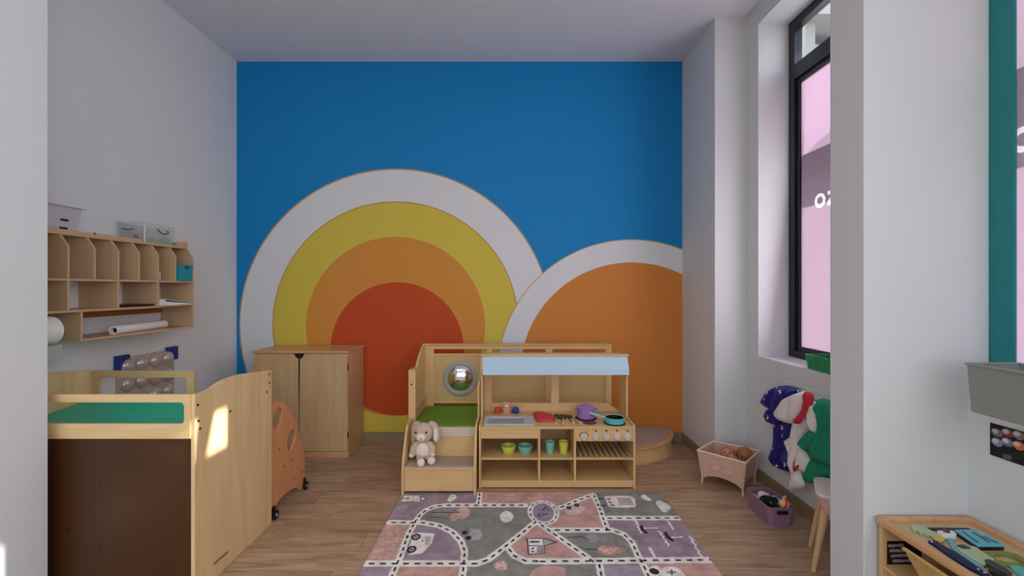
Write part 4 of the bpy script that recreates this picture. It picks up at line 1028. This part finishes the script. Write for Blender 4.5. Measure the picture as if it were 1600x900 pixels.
def doll(name, lab, head, r, face, skin, body_to, hair=None):
    q = thing(name, lab, 'doll', (head[0], head[1], .123), 'dolls in the cradle')
    hd = Vector(head); f = Vector(face).normalized(); up = Vector((0, 0, 1)); up = (up-f*up.dot(f)).normalized(); rt = f.cross(up)
    mb = MB(); mb.ball(hd, (r, r, r*1.05), 24, 16)
    mb.ball(hd+f*r*.35-up*r*.42, r*.68, 18, 12)
    for s in (-1, 1): mb.ball(hd+f*r*.68-up*r*.36+rt*r*.40*s, r*.34, 14, 10); mb.ball(hd+rt*r*.98*s-up*r*.05, (r*.2, r*.2, r*.26), 12, 8)
    mb.ball(hd+f*r*1.0-up*r*.16, r*.17, 12, 8)                      # nose
    bt = Vector(body_to); 
    mb.tube([hd-up*r*.6, hd.lerp(bt, .35), hd.lerp(bt, .7), bt], [r*.5, r*.85, r*.9, r*.6], 16)
    for s in (-1, 1):
        sh = hd.lerp(bt, .38)+rt*s*r*.8; mb.tube([sh, sh+rt*s*r*.35+(bt-hd)*.25, sh+rt*s*r*.15+(bt-hd)*.5+f*r*.3], [r*.3, r*.27, r*.2], 10)
    mb.build('body', skin, q, remesh=r*.085)
    for s in (-1, 1):
        e = hd+f*r*.86+up*r*.10+rt*r*.36*s; MB().ball(e, (r*.13, r*.13, r*.11), 12, 8).build('eye', M['eye'], q)
        MB().tube([e+up*r*.22-rt*r*.14+f*r*.06, e+up*r*.28+f*r*.06, e+up*r*.22+rt*r*.14+f*r*.06], r*.035, 6).build('eyebrow', M['hair'], q)
    MB().tube([hd+f*r*1.0-up*r*.48-rt*r*.2, hd+f*r*1.04-up*r*.52, hd+f*r*1.0-up*r*.48+rt*r*.2], r*.06, 6).build('mouth', M['lip'], q)
    if hair:
        mb = MB(); mb.ball(hd+up*r*.10-f*r*.12, (r*1.0, r*1.0, r*1.0), 20, 12); mb.build('hair', hair, q)
    return q
doll('baby_doll', 'baby doll with its pinkish face turned up in the cradle', (1.640, 3.42, .236), .043, (-.35, -.88, .35), M['skin1'], (1.68, 3.33, .170), M['hair'])
doll('baby_doll', 'brown baby doll with a bald head at the wall end of the cradle', (1.765, 3.395, .236), .056, (-.90, -.30, -.22), M['skin2'], (1.70, 3.50, .170))

# ------------------------------------------------------------------ mauve bin with toys
t = thing('toy_bin', 'mauve plastic bin full of soft toys on the floor', 'bin', (1.69, 2.94, 0))
x0, x1, y0, y1 = 1.606, 1.775, 2.80, 3.088
open_tub = MB()
rb = rrect(x0+.012, x1-.012, y0+.012, y1-.012, .025); rtp = rrect(x0, x1, y0, y1, .028); ri = rrect(x0+.005, x1-.005, y0+.005, y1-.005, .025); rbi = rrect(x0+.017, x1-.017, y0+.017, y1-.017, .022)
n = len(rb); v = [(q[0], q[1], .0) for q in rb]+[(q[0], q[1], .125) for q in rtp]+[(q[0], q[1], .125) for q in ri]+[(q[0], q[1], .005) for q in rbi]
f = [tuple(range(n))]+[(i*n+k, i*n+(k+1) % n, i*n+n+(k+1) % n, i*n+n+k) for i in range(3) for k in range(n)]+[tuple(range(3*n, 4*n))]
open_tub.add(v, f).build('body', M['tub'], t, bev=.0015)
MB().prism([rrect(1.655, 1.728, .083, .106, .011)], 'y', 2.7985, 2.804).build('handle_slot', M['black'], t)
MB().prism([rrect(x0-.003, x1+.003, y0-.003, y1+.003, .03), rrect(x0+.004, x1-.004, y0+.004, y1-.004, .025)], 'z', .121, .127).build('rim', M['tub'], t, bev=.002)
t = thing('plush_dog', 'black plush toy flopped in the mauve bin', 'plush toy', (1.68, 2.93, .02))
mb = MB(); mb.ball((1.675, 2.945, .085), (.05, .05, .05)); mb.ball((1.668, 2.90, .118), (.038, .034, .034)); mb.ball((1.635, 2.89, .13), (.014, .02, .02)); mb.ball((1.70, 2.89, .132), (.014, .02, .02))
mb.tube([(1.68, 2.90, .10), (1.672, 2.84, .118), (1.668, 2.815, .10)], [.022, .02, .016]); mb.tube([(1.64, 2.95, .09), (1.63, 2.92, .115), (1.632, 2.885, .11)], [.02, .018, .015])
mb.build('body', M['plush'], t, remesh=.005)
for s in (-.012, .014): MB().ball((1.668+s, 2.868, .126), .004, 8, 6).build('eye', M['white'], t)
t = thing('plush_doll', 'peach round-headed soft doll with an orange ribbon in the mauve bin', 'plush toy', (1.73, 2.85, .02))
mb = MB(); mb.ball((1.73, 2.848, .125), (.033, .032, .032)); mb.ball((1.742, 2.862, .162), .012); mb.ball((1.728, 2.87, .07), (.03, .035, .045)); mb.build('body', M['peach'], t, remesh=.004)
MB().tube([(1.705+.008, 2.822, .11), (1.722, 2.814, .135), (1.735, 2.83, .158), (1.742, 2.86, .160)], .006, 8).build('ribbon', M['orange'], t)
for nm, lab, c_, r_, m in (('cloth_doll', 'pale blue soft toy at the wall side of the mauve bin', (1.738, 2.955, .095), (.024, .05, .032), 'paleblue'), ('white_plush', 'white fluffy soft toy behind the black plush in the bin', (1.690, 3.02, .095), (.034, .035, .036), 'coat'), ('rag_doll', 'crimson soft toy under the others in the bin', (1.715, 2.84, .05), (.04, .022, .04), 'crimson'), ('toy_rattle', 'whitish toy rattle at the far end of the mauve bin', (1.642, 3.03, .09), (.014, .04, .014), 'blanket')):
    mb = MB(); mb.ball(c_, r_, 18, 12); mb.ball((c_[0]+.008, c_[1]-r_[1]*.8, c_[2]+r_[2]*.35), tuple(min(r_)*.75 for _ in range(3)), 14, 10)
    tag(mb.build(nm, M[m], remesh=.005), lab, 'soft toy', 'soft toys in the mauve bin')

# ------------------------------------------------------------------ hooks and dress-up clothes
t = thing('hook_rail', 'white coat hook rail fixed under the dark framed window', 'hook rail', (XR, 2.85, .80))
MB().box(XR-.016, XR-.001, 2.22, 3.17, .795, .850).build('board', M['white'], t, bev=.003)
for y_ in (3.10, 2.93, 2.76, 2.59, 2.42): MB().tube([(XR-.016, y_, .825), (XR-.04, y_, .822), (XR-.055, y_, .812), (XR-.058, y_, .832)], .006, 8).build('hook', M['white'], t)
def garment(name, lab, m, xp, pieces, group='dress-up clothes on the hook rail'):
    q = thing(name, lab, 'costume', (XR-.03, 2.9, .2), group); hs_ = []
    for k, (nm, mt, xo, pts, th, rad, fold, freq) in enumerate(pieces):
        X = xp+xo; lp = smooth([onx(a, b, X-.5*th) for a, b in pts], 4)
        mb = MB(); mb.puff(lp, lambda u, v, h: (X-h, u, v), th, rad, fold*1.6, freq, .014, .005, k*2.1+len(name), (1, .25))
        hs_.append((X, mb.hh)); mb.build(nm, M[mt], q)
    return q, hs_
def cz(*p): return [(1180+a/4.867, 595+b/4.867) for a, b in p]
q, hh = garment('paw_costume', 'royal blue costume with white paw prints on the hook rail', 'navy', 1.905, [
    ('lower_part', 'navy', -.002, cz((150, 330), (280, 310), (275, 430), (262, 560), (275, 690), (160, 665), (105, 590), (130, 500), (145, 420)), .050, .05, .005, 55),
    ('sleeve', 'navy', -.030, cz((100, 205), (170, 215), (180, 330), (130, 336), (85, 310), (66, 260)), .035, .035, .004, 60),
    ('hood', 'navy', -.020, cz((90, 80), (170, 35), (280, 55), (300, 100), (260, 180), (200, 270), (130, 230), (80, 205), (48, 165)), .075, .055, .006, 50)])
for k, (a, b, pc) in enumerate(((125, 98, 2), (228, 88, 2), (115, 140, 2), (172, 55, 2), (88, 280, 1), (210, 360, 0), (205, 415, 0), (165, 645, 0), (232, 640, 0), (150, 520, 0))):
    X, hf = hh[pc]; px, py = cz((a, b))[0]; u, v = onx(px, py, X-.045); h = hf((u, v))
    mb = MB(); s = .55 if k in (2, 3, 9) else 1.0
    for du, dv_, r in ((0, -.005, .009), (-.012, .005, .0045), (-.005, .012, .0048), (.005, .012, .0048), (.012, .005, .0045)): mb.ball((X-h, u+du*s*1.1, v+dv_*s), (.0035, r*s, r*s*.9), 10, 6)
    mb.build('paw_print', M['white'], q)
garment('doctor_coat', 'white dress-up coat with red trim on the hook rail', 'coat', 1.89, [
    ('body', 'coat', -.04, cz((290, 300), (360, 290), (395, 360), (340, 470), (400, 600), (385, 700), (330, 690), (360, 790), (320, 830), (262, 832), (270, 700), (250, 560), (228, 450), (265, 420)), .030, .035, .006, 80),
    ('hood', 'coat', -.085, cz((150, 230), (220, 130), (310, 90), (375, 92), (360, 200), (310, 300), (260, 326), (190, 310), (155, 275)), .050, .045, .004, 55),
    ('sleeve', 'coat', -.085, cz((385, 215), (425, 155), (470, 180), (492, 225), (470, 300), (452, 392), (425, 380), (400, 300)), .030, .03, .004, 70),
    ('trim', 'scarf', -.115, cz((368, 85), (430, 105), (428, 180), (385, 240), (335, 322), (285, 318), (290, 295), (345, 230), (362, 160)), .018, .02, .002, 80),
    ('trim', 'scarf', -.075, cz((300, 600), (330, 650), (292, 690), (288, 640)), .008, .012, .001, 80)])
garment('green_scrubs', 'green dress-up gown hanging nearest the wall pier', 'scrub', 1.90, [
    ('skirt', 'scrub', -.03, cz((390, 620), (470, 590), (640, 600), (700, 700), (640, 800), (560, 735), (480, 790), (420, 780), (365, 755)), .035, .04, .006, 60),
    ('body', 'scrub', -.06, cz((455, 150), (530, 145), (640, 190), (680, 400), (640, 640), (520, 640), (430, 590), (440, 470), (480, 330)), .050, .05, .008, 60),
    ('sleeve', 'scrub', -.085, cz((380, 395), (440, 375), (470, 420), (400, 540), (325, 480)), .022, .03, .004, 70)])

# ------------------------------------------------------------------ child stool
t = thing('child_stool', 'pink tub-seat stool on tapered pale wooden legs', 'stool', (1.77, 2.48, 0))
E1, E2, OA = Vector((.52, .854)), Vector((.854, -.52)), Vector((1.600, 2.360))
def sl(u, v): q = OA+E1*u+E2*v; return (q.x, q.y)
SL, SW = .27, .20
b = [sl(*q) for q in rrect(.035, SL-.035, .03, SW-.02, .05)]; tt = [sl(*q) for q in rrect(.008, SL-.008, .008, SW-.004, .05)]; n = len(b)
v = [(q[0], q[1], .30) for q in b]+[(q[0], q[1], .40) for q in tt]; f = [tuple(range(n)), tuple(range(n, 2*n))]+[(k, (k+1) % n, n+(k+1) % n, n+k) for k in range(n)]
MB().add(v, f).build('tub_seat', M['pinkseat'], t, bev=.004)
MB().prism([[sl(*q) for q in rrect(0, SL, 0, SW, .055)]], 'z', .398, .417).build('seat_top', M['pinktop'], t, bev=.006)
def tabp(u, v, h): q = sl(.012+.27*(.40-v)+h, u); return (q[0], q[1], v)
MB().prism([rrect(.055, .15, .362, .386, .011)], tabp, -.006, .012).build('handle_tab', M['white'], t, bev=.002)
for a in (.075, .092, .109): MB().prism([rect(a, a+.010, .370, .378)], tabp, -.0066, -.006).build('tab_print', M['dgrey'], t)
for (fu, fv), (tu, tv_) in (((.0, -.01), (.06, .045)), ((.268, -.012), (.215, .04)), ((.0, .20), (.06, .155)), ((.268, .20), (.215, .155))):
    (fx, fy), (tx, ty) = sl(fu, fv), sl(tu, tv_)
    MB().tube([(fx, fy, .002), ((fx+tx)/2, (fy+ty)/2, .16), (tx, ty, .315)], [.0125, .017, .021], 14).build('leg', M['leg'], t)

# ------------------------------------------------------------------ green caddy on the window sill
t = thing('green_caddy', 'green plastic craft caddy on the window sill', 'caddy', (2.04, 2.82, .968))
def scal(off, y0=2.62, y1=2.985, x0=1.955, x1=2.125):
    p = []
    m = 6
    for k in range(m*4): a = k/(m*4); p.append((x0+off-.010*abs(math.sin(PI*a*m)), y0+(y1-y0)*a))
    for k in range(8): p.append((x0+off+(x1-x0-2*off)*k/8, y1-off))
    for k in range(m*4): a = 1-k/(m*4); p.append((x1-off+.010*abs(math.sin(PI*a*m)), y0+(y1-y0)*a))
    for k in range(8): p.append((x1-off-(x1-x0-2*off)*k/8, y0+off))
    return p
b, tt, ti, bi = scal(.012), scal(0), scal(.004), scal(.016); n = len(b)
v = [(q[0], q[1], .9685) for q in b]+[(q[0], q[1], 1.062) for q in tt]+[(q[0], q[1], 1.062) for q in ti]+[(q[0], q[1], .973) for q in bi]
f = [tuple(range(n))]+[(i*n+k, i*n+(k+1) % n, i*n+n+(k+1) % n, i*n+n+k) for i in range(3) for k in range(n)]+[tuple(range(3*n, 4*n))]
MB().add(v, f).build('body', M['caddy'], t, smoothit=True)
MB().prism([smooth([(2.90, 1.0), (2.90, 1.055), (2.86, 1.085), (2.80, 1.092), (2.74, 1.085), (2.70, 1.055), (2.70, 1.0)], 3, False), rrect(2.745, 2.855, 1.058, 1.076, .008)], 'x', 2.03, 2.05).build('handle_wall', M['caddy'], t, bev=.003)

# ------------------------------------------------------------------ grey trough and poster under the near window
t = thing('wall_trough', 'grey green plastic trough hung under the teal framed window', 'trough', (1.83, 1.2, 1.03))
v = []; 
def trough_ring(x0, x1, y0, y1, z): return [(x0, y0, z), (x1, y0, z), (x1, y1, z), (x0, y1, z)]
rings = [trough_ring(1.742, 1.925, .81, 1.702, 1.03), trough_ring(1.730, 1.928, .80, 1.706, 1.215), trough_ring(1.738, 1.920, .81, 1.698, 1.215), trough_ring(1.750, 1.917, .82, 1.694, 1.038)]
v = [q for r in rings for q in r]; f = [(3, 2, 1, 0), (12, 13, 14, 15)]+[(i*4+k, i*4+(k+1) % 4, i*4+4+(k+1) % 4, i*4+4+k) for i in range(3) for k in range(4)]
MB().add(v, f).build('body', M['trough'], t, bev=.006)
MB().prism([rect(1.726, 1.929, .796, 1.71), rect(1.740, 1.918, .81, 1.697)], 'z', 1.207, 1.217).build('rim', M['trough'], t, bev=.003)
PR = Raster(np.linspace(1.25, 1.806, 190), np.linspace(.829, .958, 80))
def pp(px, py): return onx(px, py, 1.928)
def p9(a, b): return pp(1530+a/9, 640+b/9)
PR.fill((26, 22, 26)); PR.poly((30, 38, 32), [p9(300, 620), p9(630, 600), p9(630, 800), (1.25, .78), (1.25, .84)])
for a, b, c_, c2_ in ((255, 325, (120, 116, 120), (190, 186, 190)), (405, 330, (146, 64, 66), (206, 192, 194)), (560, 365, (140, 120, 122), (206, 200, 204)), (255, 460, (150, 148, 168), (206, 206, 218)), (400, 460, (128, 126, 150), (216, 218, 232)), (560, 510, (216, 120, 84), (226, 214, 178))):
    u, v_ = p9(a, b); PR.ell(c_, u, v_, .021, .016); PR.ell(c2_, u+.007, v_+.004, .012, .009)
for k in range(4):
    u = 1.60-k*.085; PR.ell((150, 90, 80) if k % 2 else (90, 110, 150), u, .90, .030, .020); PR.ell((200, 190, 180), u+.008, .906, .018, .011); PR.ell((170, 160, 90), u, .85, .030, .020)
for k in range(3): PR.line((110, 116, 112), [p9(340, 630+k*22), p9(450, 655+k*22)], .004)
t = thing('poster', 'dark picture sheet of paint cups taped below the grey trough', 'poster', (XR-.003, 1.53, .829))
MB().box(XR-.0025, XR-.0012, 1.25, 1.806, .829, .958).build('sheet', M['black'], t)
PR.mesh('printed_face', M['printm'], lambda x, y: (XR-.003, x, y), t)

# ------------------------------------------------------------------ toy shelf by the near window
t = thing('toy_shelf', 'birch toy shelf with a rimmed tray top under the trough', 'shelf', (1.725, 1.4, 0))
ax0, ax1, ay0, ay1, az = 1.525, 1.918, .72, 1.886, .545
lip = .028
MB().prism([rrect(ax0, ax1, ay0, ay1, .02), rrect(ax0+lip, ax1-lip, ay0+lip, ay1-lip, .012)], 'z', az-.032, az).build('tray_rim', M['mapley'], t, bev=.009)
MB().box(ax0+lip-.004, ax1-lip+.004, ay0+lip-.004, ay1-lip+.004, az-.034, az-.020).build('tray', M['tray'], t)
MB().box(ax0+.012, ax1-.006, ay1-.026, ay1-.008, 0, az-.033).build('end_panel', M['birch'], t, bev=.002)
MB().box(ax0+.012, ax1-.006, ay0+.008, ay0+.026, 0, az-.033).build('end_panel', M['birch'], t, bev=.002)
MB().box(ax1-.016, ax1-.006, ay0+.026, ay1-.026, .02, az-.034).build('back_panel', M['birch'], t)
for z_ in (.03, .335): MB().box(ax0+.014, ax1-.016, ay0+.026, ay1-.026, z_, z_+.015).build('shelf_board', M['birchy'], t, bev=.002)
PL_ = Raster(np.linspace(1.556, 1.70, 60), np.linspace(.352, .450, 40)); PL_.fill((44, 18, 22))
for k in range(4):
    z_ = .430-k*.021; PL_.line((150, 142, 148), [(1.566+.006*k, z_), (1.62+.012*k, z_+.002)], .012); PL_.line((24, 20, 26), [(1.585, z_-.010), (1.615, z_-.009)], .005)
PL_.mesh('picture_label', M['printm'], lambda x, y: (x, ay1-.0265, y), t)
bk = thing('woven_basket', 'woven rush basket tilted out of the birch toy shelf', 'basket', (1.55, 1.45, .351))
def bpt(u, v, h): return (ax0+.028-.055*v+h, u, .352+.150*v)
MB().prism([[(1.30, 0), (1.665, 0), (1.715, 1), (1.25, 1)]], bpt, 0, .010).build('front_side', M['basket'], bk, bev=.002)
MB().prism([[(1.245, .95), (1.72, .95), (1.72, 1.03), (1.245, 1.03)]], bpt, -.004, .012).build('rim', M['basket'], bk, bev=.003)
zt_ = az-.0195
def flat(name, lab, pts, m, th=.008, z=zt_, cat='toy', group='wooden toys on the shelf tray', bev=.001, conv=None, holes=()):
    lp = [conv(*q) if conv else onz(q[0], q[1], z+th) for q in pts]
    hl = [[conv(*q) if conv else onz(q[0], q[1], z+th) for q in h] for h in holes]
    o = MB().prism([lp]+hl, 'z', z, z+th).build(name, M[m], bev=bev)
    return tag(o, lab, cat, group)
def d5(a, b): return onz(1360+a/6.667, 790+b/6.667, zt_+.008)
zig = [(415, 205), (470, 200), (560, 225), (640, 265), (760, 320), (775, 345)]
zig += [(745+-k*33+(0 if k % 2 else 12), 368-k*12.3+(8 if k % 2 else -8)) for k in range(0, 10)]
o = flat('puzzle_strip', 'sage green wavy-edged wooden strip at the back of the tray', zig, 'sage', .010, conv=d5)
flat('yellow_piece', 'yellow wavy wooden piece at the tip of the sage strip', [(680, 300), (770, 335), (772, 352), (740, 368), (700, 355), (655, 335), (648, 318)], 'yel', .006, z=zt_+.0105, conv=lambda a, b: onz(1360+a/6.667, 790+b/6.667, zt_+.017))
flat('dark_stick', 'dark grey thin stick along the back of the tray', [(590, 232), (1010, 236), (1050, 246), (860, 246), (640, 244)], 'dgrey', .010, conv=d5)
bt = thing('white_box', 'small white box with a dark red dot on the tray', 'box', (1.75, 1.77, zt_))
lp = [onz(1360+a/6.667, 790+b/6.667, zt_+.022) for a, b in ((690, 255), (850, 252), (900, 290), (890, 300), (760, 300))]
MB().prism([lp], 'z', zt_, zt_+.022).build('body', M['white'], bt, bev=.004)
u, v_ = onz(1360+790/6.667, 790+272/6.667, zt_+.022); MB().lathe([(.011, 0), (.011, .006), (.009, .008), (0, .008)], (u, v_, zt_+.022), n=16).build('dot_knob', M['umber'], bt)
bb = thing('blue_board', 'sky blue wooden board with dark teal strokes on the tray', 'puzzle', (1.8, 1.7, zt_))
def bz(z): return lambda a, b: onz(1360+a/6.667, 790+b/6.667, z)
MB().prism([[bz(zt_+.018)(*q) for q in ((870, 252), (1060, 246), (1170, 268), (1392, 418), (1120, 420))]], 'z', zt_, zt_+.012).build('base', M['black'], bb, bev=.001)
MB().prism([[bz(zt_+.018)(*q) for q in ((872, 250), (1060, 245), (1172, 266), (1395, 414), (1118, 416))]], 'z', zt_+.012, zt_+.018).build('face', M['boardb'], bb, bev=.001)
for a in (((970, 268), (1130, 382), (1110, 386), (955, 272)), ((1075, 272), (1250, 378), (1232, 384), (1055, 274)), ((1180, 318), (1335, 384), (1318, 390), (1165, 322))):
    MB().prism([[bz(zt_+.019)(*q) for q in a]], 'z', zt_+.018, zt_+.019).build('stroke', M['darkteal'], bb)
MB().prism([[bz(zt_+.019)(*q) for q in ((1110, 266), (1180, 276), (1215, 305), (1150, 296))]], 'z', zt_+.018, zt_+.019).build('green_patch', M['sage'], bb)
nb = thing('navy_strip', 'long navy blue wooden strip along the front of the tray', 'toy', (1.68, 1.6, zt_))
MB().prism([[bz(zt_+.010)(*q) for q in ((600, 362), (660, 362), (740, 400), (900, 490), (1080, 610), (1250, 722), (1180, 722), (1000, 630), (800, 500), (690, 420))]], 'z', zt_, zt_+.010).build('strip', M['navyp'], nb, bev=.001)
for a, b in ((640, 378), (1125, 665), (1190, 700)): u, v_ = bz(zt_+.010)(a, b); MB().lathe([(.004, 0), (.004, .002), (0, .0025)], (u, v_, zt_+.010), n=10).build('stud', M['grey'], nb)
flat('mint_piece', 'pale mint wooden arc in the middle of the tray', [(790, 335), (850, 340), (905, 420), (1000, 500), (1150, 600), (1180, 640), (1080, 600), (930, 500), (850, 440)], 'mint', .008, conv=d5)
flat('sage_card', 'flat sage green card in the middle of the tray', [(880, 405), (960, 395), (1100, 430), (1200, 500), (1300, 560), (1180, 620), (1050, 545), (930, 470)], 'sage', .004, z=zt_+.0085, conv=lambda a, b: onz(1360+a/6.667, 790+b/6.667, zt_+.0125))
flat('leaf_piece', 'grey-brown leaf-shaped piece lying on the sage card', [(900, 408), (960, 400), (1040, 430), (1045, 440), (960, 438)], 'dgrey', .004, z=zt_+.013, conv=lambda a, b: onz(1360+a/6.667, 790+b/6.667, zt_+.017))
arc_o = [(1180, 485), (1270, 480), (1400, 475), (1520, 500), (1640, 560), (1660, 600), (1600, 590), (1500, 525), (1380, 495), (1300, 500), (1270, 520), (1320, 560), (1420, 585), (1560, 595), (1640, 625), (1640, 650), (1520, 615), (1380, 605), (1290, 580), (1220, 525)]
flat('olive_loop', 'olive green looped wooden track piece on the tray', arc_o, 'olive', .012, conv=lambda a, b: onz(1360+a/6.667, 790+b/6.667, zt_+.012))
flat('grey_twig', 'dark grey tangled twig piece near the navy strip', [(1190, 560), (1240, 555), (1300, 590), (1400, 640), (1480, 700), (1470, 720), (1380, 690), (1280, 640), (1210, 600)], 'dgrey', .007, z=zt_+.0130, conv=lambda a, b: onz(1360+a/6.667, 790+b/6.667, zt_+.020))
flat('turquoise_piece', 'turquoise wooden piece at the near wall side of the tray', [(1440, 620), (1560, 615), (1680, 650), (1750, 760), (1620, 760), (1500, 690)], 'turq', .010, conv=d5)
flat('blue_card', 'pale blue card beneath the grey twig piece', [(1240, 655), (1300, 640), (1440, 710), (1560, 790), (1450, 800), (1330, 720)], 'mint', .005, conv=d5)
u, v_ = d5(1325, 715); o = MB().lathe([(.020, 0), (.022, .003), (.022, .010), (.018, .013), (0, .013)], (u, v_, zt_+.0052), n=20).build('black_wheel', M['black']); tag(o, 'black toy wheel lying on the pale blue card', 'toy', 'wooden toys on the shelf tray')
